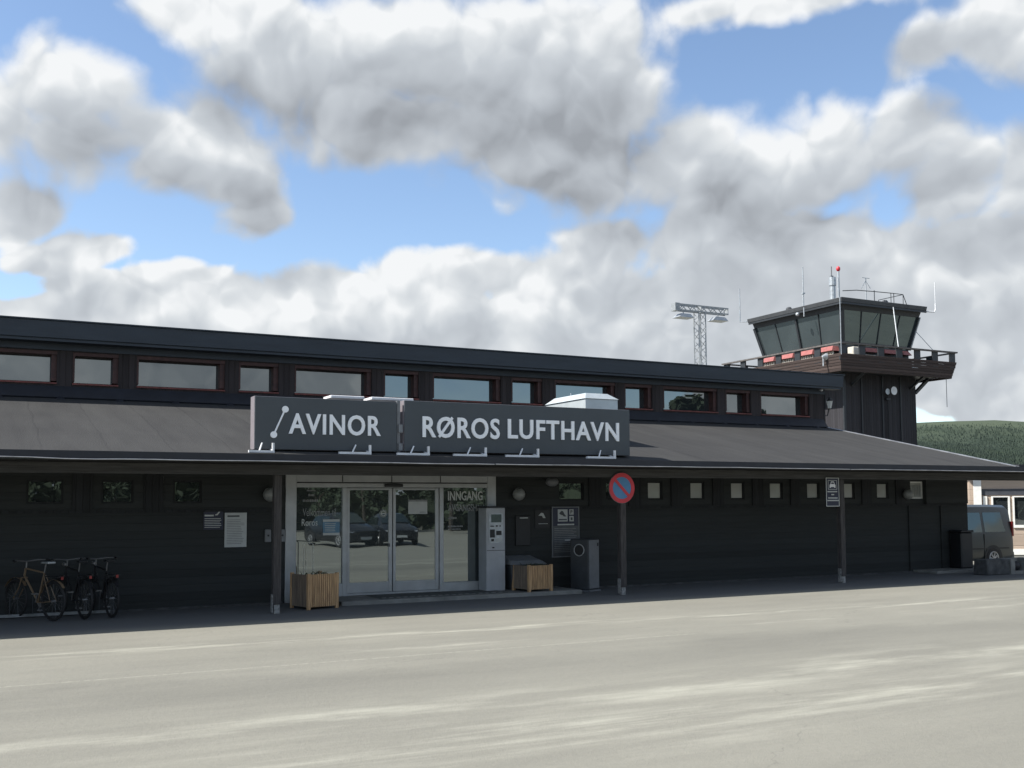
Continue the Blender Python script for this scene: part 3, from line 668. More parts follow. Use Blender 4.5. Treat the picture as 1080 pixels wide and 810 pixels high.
# no-parking sign and parking permission sign on the posts
t = thing('no_parking_sign', 'round blue no-parking sign with red ring and diagonal on the middle post', 'road sign', (12.24,18.5,2.24))
cx, cz = 12.23, 2.245
obj('disc', MB().lathe([(.325,0),(.325,.012)],(cx,18.488,cz),'Y',40), MGREY, t)
obj('face', MB().lathe([(.235,0),(.235,.004)],(cx,18.4825,cz),'Y',40), SIGN_BLUE, t)
rg = MB(); n = 44
for k in range(n):
    a = 2*math.pi*k/n; rg.v += [(cx+rr*math.cos(a), yy, cz+rr*math.sin(a)) for rr, yy in ((.232,18.478),(.318,18.478),(.318,18.4865),(.232,18.4865))]
for k in range(n):
    j = (k+1)%n
    for m_ in range(4): rg.f.append((4*k+m_,4*j+m_,4*j+(m_+1)%4,4*k+(m_+1)%4))
rg.obox((cx,18.4775,cz),(.50,.007,.062),0,0,R(45))
obj('red_ring', rg, SIGN_RED, t)
obj('clamp', MB().box(cx-.05,cx+.08,18.502,18.528,2.1,2.13).box(cx-.05,cx+.08,18.502,18.528,2.36,2.39), GALV, t)
t = thing('parking_sign', 'upright navy sign with a car symbol and pale border on the right post', 'sign', (18.2,18.5,1.82))
obj('board', MB().box(17.985,18.40,18.485,18.50,1.82,2.50), SIGN_NAVY, t)
bd = MB()
for a in ((17.985,18.0,1.82,2.5),(18.385,18.4,1.82,2.5),(18.0,18.385,1.82,1.835),(18.0,18.385,2.485,2.5),(18.05,18.06,2.22,2.44),(18.325,18.335,2.22,2.44),(18.06,18.325,2.22,2.23),(18.06,18.325,2.43,2.44)): bd.box(a[0],a[1],18.478,18.4845,a[2],a[3])
obj('border', bd, TEXTG, t)
cs = MB().prism([(18.10,2.26),(18.10,2.33),(18.125,2.35),(18.15,2.41),(18.235,2.41),(18.26,2.35),(18.285,2.33),(18.285,2.26),(18.25,2.26),(18.24,2.28),(18.145,2.28),(18.135,2.26)],18.478,18.484)
obj('car_symbol', cs, WHITEM, t)
obj('car_symbol_window', MB().prism([(18.145,2.35),(18.16,2.39),(18.225,2.39),(18.24,2.35)],18.4745,18.4775), SIGN_NAVY, t)
pr = MB()
for a, b, z in ((18.03,18.33,2.17),(18.15,18.24,2.10),(18.05,18.33,2.02),(18.02,18.37,1.96)):
    x = a; rr = random.Random(int(z*100))
    while x < b: w_ = rr.uniform(.012,.03); pr.box(x,x+w_,18.478,18.484,z-.014,z+.014); x += w_+.008
obj('print', pr, TEXTG, t)

# tall dark bin + kerb blocks at the far corner
t = thing('refuse_bin', 'tall narrow black bin against the wall at the far right corner', 'bin', (24.6,20.1,0))
obj('body', MB().box(24.36,24.83,19.95,20.34,.07,1.06), DARKP, t, bevel=.03); obj('lid', MB().box(24.34,24.85,19.92,20.35,1.062,1.12), DARKP, t, bevel=.015)
t = thing('concrete_block', 'dark low concrete block before the van', 'concrete block', (23.9,18.8,0), 'kerb blocks at the corner')
obj('block', MB().hexa([(23.48,18.45,0),(24.36,18.45,0),(24.36,18.9,0),(23.48,18.9,0)],[(23.5,18.47,.40),(24.34,18.47,.40),(24.34,18.88,.40),(23.5,18.88,.40)]), CONC_D, t, bevel=.02)
obj('lifting_eye', MB().torus((23.9,18.67,.41),.03,.008), GALV, t)
t = thing('concrete_block', 'paler concrete block with dark hollow at the right picture edge', 'concrete block', (25,18.8,0), 'kerb blocks at the corner')
obj('block', MB().box(24.40,24.56,18.45,18.9,0,.40).box(24.56,25.4,18.72,18.9,0,.40).box(24.56,25.4,18.45,18.72,0,.08).box(25.0,25.4,18.45,18.72,.08,.40), CONC, t)
obj('bag', MB().ball((24.78,18.60,.2),.13,12,8,1.1,.8,1.0), DARKP, t, smooth=True)

# ------------------------------------------------------------------ bicycles
def wheel(par, x, r=.335, name='wheel'):
    w = obj(name, MB().torus((x,0,r),r-.02,.019,'Y',32,8), RUB, par, smooth=True)
    obj('rim', MB().torus((x,0,r),r-.047,.010,'Y',32,6), RUB, w, smooth=True)
    sp = MB()
    for k in range(20):
        a = 2*math.pi*k/20; sp.tube([(x,(.03 if k%2 else -.03),r),(x+(r-.05)*math.cos(a),0,r+(r-.05)*math.sin(a))],.0013,3)
    sp.lathe([(.02,-.04),(.02,.04)],(x,0,r),'Y',10)
    obj('spokes', sp, CHROME, w)
def bike(label, paint, x, y, ang, bright):
    t = thing('bicycle', label, 'bicycle', (0,0,0), 'bicycles at the rack')
    wheel(t, 0); wheel(t, 1.07)
    f = MB()
    bb = (.43,0,.30); st = (.27,0,.80); hd_t = (.80,0,.86); hd_b = (.835,0,.74)
    f.tube([bb,st],.016,8).tube([st,hd_t],.016,8).tube([bb,hd_b],.018,8).tube([hd_t,hd_b],.020,8)
    for s in (-1,1): f.tube([(0,s*.06,.335),(.2,s*.04,.31),(.43,s*.03,.30)],.010,6).tube([(0,s*.06,.335),(.26,s*.02,.76)],.009,6)
    obj('frame', f, paint, t, smooth=True)
    k = MB()
    for s in (-1,1): k.tube([(.845,s*.045,.70),(.90,s*.05,.55),(1.07,s*.05,.335)],.011,6)
    k.box(.82,.87,-.055,.055,.69,.71)
    obj('fork', k, paint, t, smooth=True)
    obj('handlebar', MB().tube([(.79,0,.86),(.775,0,.97)],.013,8).tube([(.68,-.30,1.0),(.76,-.2,1.0),(.79,0,.98),(.76,.2,1.0),(.68,.30,1.0)],.012,8), CHROME, t, smooth=True)
    obj('grip', MB().tube([(.60,-.31,.99),(.69,-.30,1.0)],.017,8).tube([(.60,.31,.99),(.69,.30,1.0)],.017,8), DARKP, t)
    sd = MB().hexa([(.06,-.08,.955),(.36,-.015,.955),(.36,.015,.955),(.06,.08,.955)],[(.06,-.075,.995),(.36,-.012,.985),(.36,.012,.985),(.06,.075,.995)])
    obj('saddle', sd, GALV if bright else DARKP, t, bevel=.012); obj('seat_post', MB().tube([(.272,0,.79),(.225,0,.96)],.012,8), CHROME, t)
    c = MB().lathe([(.09,-.003),(.09,.003)],(.43,-.045,.30),'Y',20).tube([(.43,-.05,.30),(.50,-.06,.15)],.009,6).tube([(.43,.05,.30),(.36,.06,.45)],.009,6).box(.46,.54,-.15,-.06,.14,.16).box(.32,.40,.06,.15,.44,.46)
    obj('crank', c, CHROME, t)
    for xx in (0,1.07):
        mg = MB(); pts = [(xx+.36*math.cos(a),0,.335+.36*math.sin(a)) for a in [R(20+i*15) for i in range(9)]]
        for i in range(8): mg.obox(((pts[i][0]+pts[i+1][0])/2,0,(pts[i][2]+pts[i+1][2])/2),(.098,.05,.003),0,0,-math.atan2(pts[i+1][2]-pts[i][2],pts[i+1][0]-pts[i][0]))
        obj('mudguard', mg, paint, t)
    obj('rear_rack', MB().box(-.22,.16,-.06,.06,.74,.752).tube([(-.02,-.06,.74),(0,-.06,.35)],.005,4).tube([(-.02,.06,.74),(0,.06,.35)],.005,4), DARKP, t)
    obj('reflector', MB().box(-.235,-.222,-.02,.02,.70,.75), TAIL, t)
    if not bright: obj('headlamp', MB().lathe([(.02,0),(.035,.06)],(.86,0,.90),'X',12), CHROME, t, smooth=True)
    t.location = (x,y,0); t.rotation_euler = (0,0,ang)
bike('tan framed bicycle nearest the picture edge with a pale saddle', BIKE_T, 1.31,19.22,R(120),True)
bike('black bicycle in the middle of the rack next to the tan one', BIKE_K, 1.80,19.25,R(107),False)
bike('black bicycle at the right end of the rack', BIKE_K, 2.24,19.30,R(104),False)
rk = thing('bicycle_rack', 'low pale metal bicycle rack rail along the left wall', 'bicycle rack', (1.2,20.1,0))
obj('rail', MB().box(-.6,2.3,20.02,20.07,.02,.07), mat('rack_grey',(.20,.21,.21),.5,var=.25), rk)
hp = MB()
for k in range(8):
    x = -.4+k*.36; hp.tube([(x,20.05,.07),(x,20.05,.36),(x+.06,20.05,.40),(x+.12,20.05,.36),(x+.12,20.05,.07)],.008,6)
obj('hoops', hp, DGREY, rk, smooth=True)

# ------------------------------------------------------------------ control tower
W = thing('control_tower', 'dark timber control tower with flared glass cab and weathered balcony', 'control tower', (39.7,39.7,0))
tx0,tx1,ty0,ty1 = 37.3,42.2,37.0,42.6
obj('shaft', MB().box(tx0,tx1,ty0,ty1,-.3,8.12), TOWERW, W)
gv = MB()
for x in (38.45,39.85,41.1): gv.box(x-.035,x+.035,36.95,36.998,0,8.1)
for y in (38.3,39.9,41.4): gv.box(37.25,37.298,y-.035,y+.035,0,8.1)
gv.box(37.22,37.36,36.92,36.998,0,8.1)
obj('cover_strip', gv, CABM, W)
dx0,dx1,dy0,dy1 = 35.96,43.32,35.8,43.9
obj('deck', MB().box(dx0+.03,dx1-.03,dy0+.03,dy1-.03,8.13,8.27), CABM, W)
# flared parapet boards
def flared(z0,z1,o0,o1,th,gap=None):
    mb = MB()
    a = lambda o,z: [(dx0-o,dy0-o,z),(dx1+o,dy0-o,z),(dx1+o,dy1+o,z),(dx0-o,dy1+o,z)]
    lo, hi = a(o0,z0), a(o1,z1); li, hi2 = a(o0-th,z0), a(o1-th,z1)
    for k in range(4):
        j = (k+1)%4; mb.hexa([lo[k],lo[j],li[j],li[k]],[hi[k],hi[j],hi2[j],hi2[k]])
    return mb
bd = MB(); nb = 6; z = 8.0
for k in range(nb):
    q_ = flared(z, z+.128, .03+.032*k+.01, .03+.032*(k+1)+.01-.012, .035); bd.add(q_.v,q_.f); z += .136
obj('parapet', bd, TOWERB, W)
rl = flared(9.26,9.33,.26,.27,.14); obj('handrail', rl, mat('grey_rail_wood',(.13,.12,.115),.8,var=.2,stretch=(1,1,1)), W)
pts_ = []
for k in range(7):
    x = dx0+.0+k*(dx1-dx0)/6; pts_.append(MB().obox((x,dy0-.13,8.92),(.38,.07,.80))); pts_.append(MB().obox((x,dy1+.13,8.92),(.38,.07,.80)))
for k in range(1,7):
    y = dy0+k*(dy1-dy0)/6; pts_.append(MB().obox((dx0-.13,y,8.92),(.07,.38,.80))); pts_.append(MB().obox((dx1+.13,y,8.92),(.07,.38,.80)))
parts('railing_post', pts_, CABM, W)
br = []
for y in (37.6,39.8,42.2):
    br.append(MB().tube([(tx1+.02,y,7.45),(43.1,y,8.1)],.09,4)); br.append(MB().tube([(tx0-.02,y,7.45),(36.2,y,8.1)],.09,4))
for x in (37.8,41.8): br.append(MB().tube([(x,ty0-.02,7.55),(x,36.1,8.1)],.08,4))
br.append(MB().tube([(tx1+.02,37.05,7.35),(43.15,37.05,8.08)],.10,4))
parts('brace', br, CABM, W)
# cab
cb0 = (37.3,41.78,37.0,42.5)
obj('cab_wall', MB().box(cb0[0],cb0[1],cb0[2],cb0[3],8.28,9.5), CABM, W)
def ring(z, o): return [(cb0[0]-o,cb0[2]-o,z),(cb0[1]+o,cb0[2]-o,z),(cb0[1]+o,cb0[3]+o,z),(cb0[0]-o,cb0[3]+o,z)]
zb, zt, ob, ot = 9.5, 11.12, 0.0, .36
lo, hi = ring(zb,ob), ring(zt,ot)
def lerp(a,b,t): return tuple(a[i]+(b[i]-a[i])*t for i in range(3))
mull = []
for k in range(4):
    j = (k+1)%4; nseg = 4
    A0,A1,B0,B1 = lo[k],lo[j],hi[k],hi[j]
    nrm = {0:(0,-1,0),1:(1,0,0),2:(0,1,0),3:(-1,0,0)}[k]
    for i in range(nseg):
        a, b = i/nseg, (i+1)/nseg
        p0,p1,p2,p3 = lerp(A0,A1,a),lerp(A0,A1,b),lerp(B0,B1,b),lerp(B0,B1,a)
        inn = lambda p: (p[0]-nrm[0]*.03,p[1]-nrm[1]*.03,p[2])
        fo = obj('window', MB().hexa([p0,p1,inn(p1),inn(p0)],[p3,p2,inn(p2),inn(p3)]), GLASS_TW, W)
    for i in range(nseg+1):
        t_ = i/nseg; w_ = .14 if i in (0,nseg) else (.10 if i == 2 and k == 3 else .035)
        a, b = Vector(lerp(A0,A1,t_)), Vector(lerp(B0,B1,t_)); off = Vector(nrm)*.02
        mull.append(MB().tube([a+off,b+off], w_*.75, 4))
parts('mullion', mull, CABM, W)
obj('cab_corner_strip', MB().tube([Vector(lo[3])+Vector((-.05,.02,0)),Vector(hi[3])+Vector((-.05,.02,0))],.03,4).tube([Vector(lo[1])+Vector((.02,-.1,0)),Vector(hi[1])+Vector((.02,-.1,0))],.035,4), GALV, W)
r0, r1 = ring(zt,ot+.02), ring(11.42,ot+.10)
obj('cab_header', MB().hexa(r0,r1), CABM, W)
r0, r1 = [(36.62,36.3,11.425),(42.35,36.3,11.425),(42.35,43.05,11.425),(36.62,43.05,11.425)], [(36.58,36.26,11.64),(42.39,36.26,11.64),(42.39,43.09,11.64),(36.58,43.09,11.64)]
obj('cab_roof', MB().hexa(r0,r1), mat('cab_roof_metal',(.05,.054,.058),.55,var=.1), W, bevel=.02)
obj('roof_lip', MB().box(36.62,42.35,36.30,36.34,11.33,11.42).box(36.62,36.66,36.345,43.0,11.33,11.42), CABM, W)
aw = []; cr_ = []
for y0_,y1_ in ((37.15,38.2),(38.5,39.6),(39.9,41.0),(41.3,42.3)):
    aw.append(MB().hexa([(36.75,y0_,9.20),(37.28,y0_,9.20),(37.28,y1_,9.20),(36.75,y1_,9.20)],[(36.95,y0_+.12,9.45),(37.28,y0_+.12,9.45),(37.28,y1_-.12,9.45),(36.95,y1_-.12,9.45)]))
    c_ = MB().box(36.85,37.28,y0_+.05,y1_-.05,8.90,9.03); n_ = int((y1_-y0_)/.16)
    for k in range(n_): c_.box(36.9,36.96,y0_+.08+k*.16,y0_+.16+k*.16,9.03,9.195)
    cr_.append(c_)
for x0_,x1_ in ((38.62,39.55),(39.9,40.85),(41.15,41.75)):
    aw.append(MB().hexa([(x0_,36.75,9.20),(x1_,36.75,9.20),(x1_,36.98,9.20),(x0_,36.98,9.20)],[(x0_+.1,36.9,9.42),(x1_-.1,36.9,9.42),(x1_-.1,36.98,9.42),(x0_+.1,36.98,9.42)]))
cr_.append(MB().box(38.4,39.3,36.75,36.98,8.95,9.05))
parts('red_awning', aw, REDP, W); parts('pale_slats', cr_, CREAM, W)
hp_ = MB().box(37.35,37.95,36.35,36.75,8.85,9.32)
obj('air_unit', hp_, CREAM, W, bevel=.03)
# roof equipment
def ant(pts, r, n=6): return MB().tube(pts, r, n)
obj('antenna', ant([(36.55,43.0,11.5),(36.3,43.3,11.5),(36.3,43.3,12.1)],.035).tube([(36.3,43.3,12.1),(36.3,43.3,13.3)],.028,6), GALV, W)
obj('antenna', ant([(36.75,39.0,11.6),(36.75,39.0,12.3)],.04).tube([(36.75,39.0,12.3),(36.75,39.0,13.65)],.03,6).box(36.68,36.82,38.93,39.07,12.28,12.34), GALV, W)
eq = MB().lathe([(.14,11.64),(.14,12.3),(.17,12.32),(.17,12.72)],(36.75,37.0,0),n=10)
obj('antenna', eq, GALV, W); obj('antenna', MB().tube([(36.7,37.0,12.72),(36.7,37.0,13.25)],.03,6).box(36.62,36.78,36.95,37.05,12.68,12.8), MGREY, W)
ob_ = obj('obstruction_light_pole', MB().tube([(36.95,36.8,11.64),(36.95,36.8,13.0)],.05,8).tube([(36.75,36.62,11.64),(36.75,36.62,12.6)],.04,6), GALV, W)
obj('red_lamp', MB().ball((36.95,36.8,13.12),.10,12,8,1,1,1.3), SIGN_RED, ob_, smooth=True)
yg = MB().tube([(38.75,36.8,11.64),(38.75,36.8,12.85)],.028,6).tube([(38.5,36.8,12.85),(39.0,36.8,12.85)],.016,5)
for s in (-1,1): yg.tube([(38.75,36.8,12.75),(38.75+s*.3,36.8,12.35)],.012,4); yg.tube([(38.75,36.8,12.75),(38.75,36.8+s*.3,12.35)],.012,4)
obj('antenna', yg, GALV, W)
rr_ = MB().tube([(37.1,36.7,12.05),(38.0,36.7,12.16),(39.2,36.7,12.2),(40.6,36.9,12.28),(41.4,36.9,12.28),(41.7,36.9,11.66)],.020,6)
for x, y in ((39.2,36.7),(40.55,36.9),(40.75,36.9),(41.4,36.9)): rr_.tube([(x,y,11.64),(x,y,12.26)],.02,6)
rr_.tube([(41.4,36.9,12.28),(41.4,38.5,12.28),(41.4,38.5,11.64)],.02,6)
obj('roof_railing', rr_, DGREY, W)
obj('antenna', ant([(42.3,36.4,11.42),(42.9,36.3,11.42),(43.0,36.3,11.55),(43.0,36.3,11.85)],.035).tube([(43.0,36.3,11.85),(43.0,36.3,12.95)],.02,6), WHITEM, W)
obj('roof_lamp', MB().lathe([(.16,11.64),(.16,11.74),(.1,11.82),(.02,11.84)],(36.9,40.2,0),n=12).lathe([(.16,11.64),(.16,11.74),(.1,11.82),(.02,11.84)],(39.9,36.7,0),n=12), DGREY, W)
obj('cable_pole', MB().tube([(35.68,35.48,8.72),(35.68,35.48,11.4)],.020,6), GALV, W)
obj('strut', MB().tube([(39.94,36.22,11.4),(39.65,35.7,9.3)],.028,6).tube([(42.2,37.0,10.6),(43.1,36.4,9.3)],.015,5), GALV, W)
obj('camera_head', MB().ball((36.35,39.0,11.22),.10,10,6).tube([(36.4,38.6,11.5),(36.4,38.6,11.05)],.03,5), GALV, W)
obj('loudspeaker', MB().lathe([(.05,0),(.17,.22)],(35.55,36.55,8.75),'X',12).tube([(35.65,36.6,8.3),(35.65,36.6,8.7)],.04,6), GALV, W)
obj('hanging_cable', MB().tube([(43.25,36.0,8.1),(43.25,36.0,6.6)],.015,5), MGREY, W)
dsh = MB().lathe([(.04,0),(.20,-.10),(.21,-.11)],(40.3,36.75,7.35),'Y',20)
obj('dish', dsh, WHITEM, W, smooth=True); obj('dish', MB().lathe([(.04,0),(.15,-.08)],(39.95,36.8,7.3),'Y',16), GALV, W)
obj('conduit', MB().tube([(40.15,36.9,7.2),(40.15,36.9,.5)],.03,6).box(40.0,40.3,36.85,36.95,6.9,7.0), DARKP, W)

# ------------------------------------------------------------------ light mast
ml = thing('light_mast', 'lattice floodlight mast with crossbar rising behind the terminal roof', 'light mast', (42.7,55,0))
tr = MB(); cx_, cy_ = 42.7, 55.0; hw = .27
cor = [(cx_-hw,cy_-hw),(cx_+hw,cy_-hw),(cx_+hw,cy_+hw),(cx_-hw,cy_+hw)]
for c_ in cor: tr.tube([(c_[0],c_[1],0),(c_[0],c_[1],14.5)],.045,5)
z = 0
while z < 14.3:
    for k in range(4):
        a, b = cor[k], cor[(k+1)%4]; tr.tube([(a[0],a[1],z),(b[0],b[1],z+.45)],.020,4); tr.tube([(b[0],b[1],z+.45),(a[0],a[1],z+.9)],.020,4)
    z += .9
obj('lattice_column', tr, mat('pale_galvanised',(.30,.32,.33),.5,metal=.2,var=.1), ml)
cb = MB()
for dy in (-.2,.2):
    cb.box(40.6,44.95,cy_+dy-.03,cy_+dy+.03,14.82,14.90); cb.box(40.6,44.95,cy_+dy-.03,cy_+dy+.03,14.44,14.52)
    x = 40.62; f_ = 0
    while x < 44.6: cb.tube([(x,cy_+dy,14.5 if f_ else 14.85),(x+.42,cy_+dy,14.85 if f_ else 14.5)],.03,4); x += .42; f_ = 1-f_
for x in (42.7,44.9): cb.box(x,x+.05,cy_-.2,cy_+.2,14.44,14.9)
cb.box(40.56,40.92,cy_-.245,cy_+.245,14.415,14.925)
obj('crossbar', cb, bpy.data.materials['pale_galvanised'], ml)
for x, k in ((41.35,0),(44.2,1)):
    fl_ = MB().hexa([(x-.62,54.6,13.98),(x+.62,54.6,13.98),(x+.62,55.4,13.98),(x-.62,55.4,13.98)],[(x-.3,54.75,14.26),(x+.45,54.75,14.26),(x+.45,55.25,14.26),(x-.3,55.25,14.26)])
    fo = obj('floodlight_head', fl_, GALV, ml, bevel=.02); obj('yoke', MB().tube([(x,55,14.44),(x+.05,55,14.2)],.04,5), GALV, fo)

# ------------------------------------------------------------------ far wing at the right
FB = thing('side_building', 'tan boarded building with white framed windows beyond the van', 'building', (33.5,27.0,-.17))
MF = Matrix.Translation((33.5,27.0,0)) @ Matrix.Rotation(R(-46),4,'Z')
def F(mb): return mb.moved(MF)
fz = lambda z: 1.95+(z-1.95)*.855
wins = [(.46,.60,fz(.75),fz(2.12))]; x = .74
while x < 22: wins.append((x, x+.63, fz(.75), fz(2.12))); x += .72
obj('wall', F(holes_wall(MB(), 0, 24, -.2, 3.05, 0, .3, wins)), BRICK, FB)
obj('dark_band', F(MB().box(.41,24,-.03,-.002,fz(2.16),fz(2.43))), DBAND, FB)
obj('base_band', F(MB().box(0,24,-.04,-.002,fz(-.42),fz(-.17))), WFR, FB)
obj('plinth', F(MB().box(0,24,-.02,-.001,-.4,fz(-.43))), CONC, FB)
obj('roof', F(MB().box(-.3,24.3,-.4,8,3.052,3.2)), FASC, FB)
obj('end_wall', F(MB().box(.02,.3,.31,8,-.2,3.05)), BRICK, FB)
obj('corner_column', F(MB().box(.13,.40,-.12,-.042,-.2,3.05)), WFR, FB)
for i, h in enumerate(wins):
    f = MB(); t = .06; t2 = .10
    f.box(h[0],h[1],-.05,.06,h[2],h[2]+t2); f.box(h[0],h[1],-.05,.06,h[3]-.04,h[3]); f.box(h[0],h[0]+t,-.05,.06,h[2]+t2,h[3]-.04); f.box(h[1]-t,h[1],-.05,.06,h[2]+t2,h[3]-.04)
    if i < 6:
        fo = obj('window', F(f), WFR, FB); obj('pane', F(MB().box(h[0]+t,h[1]-t,.02,.04,h[2]+t2,h[3]-.04)), GLASS_UP, fo)
    else:
        fo = obj('window', F(f), WFR, FB); obj('pane', F(MB().box(h[0]+t,h[1]-t,.02,.04,h[2]+t2,h[3]-.04)), GLASS_UP, fo)

# ------------------------------------------------------------------ vehicles
def loft(stations):
    """stations: (x, z_bottom, z_belt, z_roof, half_belt, half_roof)"""
    mb = MB(); n = 12
    for (x,zb,zl,zr,hb,hr) in stations:
        pts = [(-hb*.90,zb),(-hb*.985,zb+.14),(-hb,(zb+zl)/2),(-hb*.985,zl),(-hr,zr-.07),(-hr*.86,zr)]
        mb.v += [(x,a,z) for a,z in pts]+[(x,-a,z) for a,z in pts[::-1]]
    for i in range(len(stations)-1):
        for k in range(n):
            j = (k+1)%n; mb.f.append((i*n+k,i*n+j,(i+1)*n+j,(i+1)*n+k))
    mb.f.append(tuple(range(n))[::-1]); mb.f.append(tuple((len(stations)-1)*n+k for k in range(n)))
    return mb
def road_wheel(t, x, y, r, side, M):
    w_ = obj('wheel', MB().lathe([(r*.62,-.10),(r*.92,-.105),(r,-.07),(r,.07),(r*.92,.105),(r*.62,.10)],(x,y,r),'Y',28).moved(M), RUB, t, smooth=True)
    rm = MB().torus((x,y+side*.10,r),r*.60,.018,'Y',24,6)
    for k in range(7):
        a = 2*math.pi*k/7
        for s in (-.16,.16): rm.tube([(x+.03*math.cos(a),y+side*.10,r+.03*math.sin(a)),(x+r*.6*math.cos(a+s),y+side*.10,r+r*.6*math.sin(a+s))],.013,4)
    rm.lathe([(.05,-.02),(.05,.02)],(x,y+side*.10,r),'Y',12)
    obj('rim', rm.moved(M), RIMM, w_)
def arch(t, x, y, r, side, M, m_):
    mb = MB(); n = 14; pts = [(x+(r+.07)*math.cos(math.pi*i/n), r+(r+.07)*math.sin(math.pi*i/n)) for i in range(n+1)]
    mb.prism([(x-(r+.07),r*.62)]+pts[::-1]+[(x+(r+.07),r*.62)], y+side*.004, y+side*.012)
    obj('wheel_arch', mb.moved(M), ALU_D, t)
# van: local x from rear (0) to nose (4.9)
vx, vy, vz = 29.05, 22.75, -.17
V = thing('parked_van', 'dark grey passenger van parked beyond the building corner', 'van', (vx-2.4,vy,vz))
Mv = Matrix.Translation((vx,vy,vz)) @ Matrix.Rotation(math.pi,4,'Z')
stv = [(0.02,.45,1.0,1.62,.86,.72),(.06,.30,1.05,1.86,.93,.78),(.22,.28,1.08,1.96,.95,.80),(1.0,.27,1.08,1.98,.955,.82),(3.0,.27,1.08,1.98,.955,.82),(3.55,.27,1.08,1.90,.95,.80),(4.1,.27,1.08,1.42,.94,.80),(4.45,.28,1.06,1.12,.92,.86),(4.85,.32,.90,.98,.84,.74),(4.92,.40,.75,.80,.76,.70)]
obj('body', loft(stv).moved(Mv), VANP, V, smooth=True)
def side_pane(x0, x1, z0, z1, s, hb=.955*.985, hr=.82, zl=1.08, zr=1.91, slant0=0, slant1=0):
    f_ = lambda z: hb+(hr-hb)*(z-zl)/(zr-zl)
    o_ = .006
    pts = [(x0,z0),(x1,z0),(x1+slant1,z1),(x0+slant0,z1)]
    return MB().hexa([(p[0],s*(f_(p[1])-.01),p[1]) for p in pts],[(p[0],s*(f_(p[1])+o_),p[1]) for p in pts])
for s in (1,-1):
    for x0,x1,sl in ((.42,1.35,.12),(1.47,2.45,0),(2.57,3.35,0)):
        obj('side_window', side_pane(x0,x1,1.14,1.74,s,slant0=sl).moved(Mv), CARG, V)
    for x in (1.41,2.51): obj('door_seam', MB().box(x-.008,x+.008,s*.945,s*.962,.35,1.08).moved(Mv), ALU_D, V)
    obj('tail_lamp', MB().box(.02,.09,s*.84,s*.935,1.0,1.45).moved(Mv), TAIL, V)
    obj('rubbing_strip', MB().box(.3,4.2,s*.950,s*.965,.62,.66).moved(Mv), DARKP, V)
    for x in (1.02,4.02):
        arch(V, x, s*.95, .335, s, Mv, ALU_D); road_wheel(V, x, s*.87, .335, s, Mv)
obj('bumper', MB().box(-.06,.12,-.88,.88,.30,.52).moved(Mv), VANP, V, bevel=.03)
obj('rear_window', MB().box(-.004,.05,-.68,.68,1.15,1.68).moved(Mv), CARG, V)

# two dark cars across the car park (they show in the entrance glass)
def car(label, x, y, ang):
    t = thing('parked_car', label, 'car', (0,0,0), 'dark cars mirrored in the entrance glass')
    I = Matrix.Identity(4)
    stc = [(0,.40,.75,.80,.76,.66),(.10,.25,.86,.92,.84,.72),(.5,.22,.90,1.02,.87,.70),(1.0,.20,.90,1.38,.89,.62),(1.7,.20,.90,1.47,.90,.62),(2.4,.20,.90,1.44,.90,.62),(3.2,.20,.88,1.0,.89,.74),(4.0,.22,.80,.86,.86,.74),(4.3,.30,.66,.70,.78,.66)]
    obj('body', loft(stc), CARP, t, smooth=True)
    for s in (1,-1):
        obj('side_window', MB().hexa([(.95,s*.86,.95),(2.9,s*.86,.95),(2.4,s*.70,1.32),(1.15,s*.70,1.32)],[(.95,s*.88,.95),(2.9,s*.88,.95),(2.4,s*.72,1.33),(1.15,s*.72,1.33)]), CARG, t)
        obj('headlight', MB().box(4.12,4.28,s*.5,s*.76,.58,.70), LAMPG, t)
        for xx in (.85,3.45): arch(t, xx, s*.885, .31, s, I, ALU_D); road_wheel(t, xx, s*.82, .31, s, I)
    obj('windscreen', MB().hexa([(2.45,-.58,1.40),(2.45,.58,1.40),(3.15,.68,1.02),(3.15,-.68,1.02)],[(2.48,-.58,1.43),(2.48,.58,1.43),(3.18,.68,1.05),(3.18,-.68,1.05)]), CARG, t)
    obj('grille', MB().box(4.26,4.315,-.45,.45,.42,.62), DARKP, t); obj('number_plate', MB().box(4.316,4.325,-.26,.26,.36,.47), PAPER, t)
    t.location = (x,y,0); t.rotation_euler = (0,0,ang)
car('dark parked car behind the photographer mirrored in the right sliding door', 17.9,-7.6,R(97))
car('dark parked car behind the photographer mirrored in the left sliding door', 15.0,-8.2,R(78))

# ------------------------------------------------------------------ trees behind the photographer (mirrored in the windows)
LEAFM = mat('dark_green_leaves', (.026,.040,.022), .85, var=.35, scale=1.2, col2=(.05,.068,.036))
BARK = mat('bark', (.06,.05,.04), .9, var=.3, scale=12)
def tree_mesh(seed, h, w_):
    rr = random.Random(seed); mb = MB()
    cl = [(rr.gauss(0,.33)*w_, rr.gauss(0,.33)*w_, h*(.25+.72*rr.random()**.8)) for _ in range(34)]
    for cx0,cy0,cz0 in cl:
        f0 = 1-.75*max(0,(cz0/h-.35))/.65; cx0 *= f0; cy0 *= f0; rad = w_*.25*(.6+.6*rr.random())*(.5+.5*f0)
        for _ in range(60):
            d = Vector((rr.gauss(0,1),rr.gauss(0,1),rr.gauss(0,1))).normalized()*rad*rr.random()**.4
            c_ = Vector((cx0,cy0,cz0))+d; a = Vector((rr.gauss(0,1),rr.gauss(0,1),rr.gauss(0,1))).normalized(); b = a.orthogonal().normalized(); s_z = .22
            n0 = len(mb.v); mb.v += [tuple(c_+a*s_z),tuple(c_+b*s_z*.6),tuple(c_-a*s_z),tuple(c_-b*s_z*.6)]; mb.f.append((n0,n0+1,n0+2,n0+3))
    return mb
crowns = []
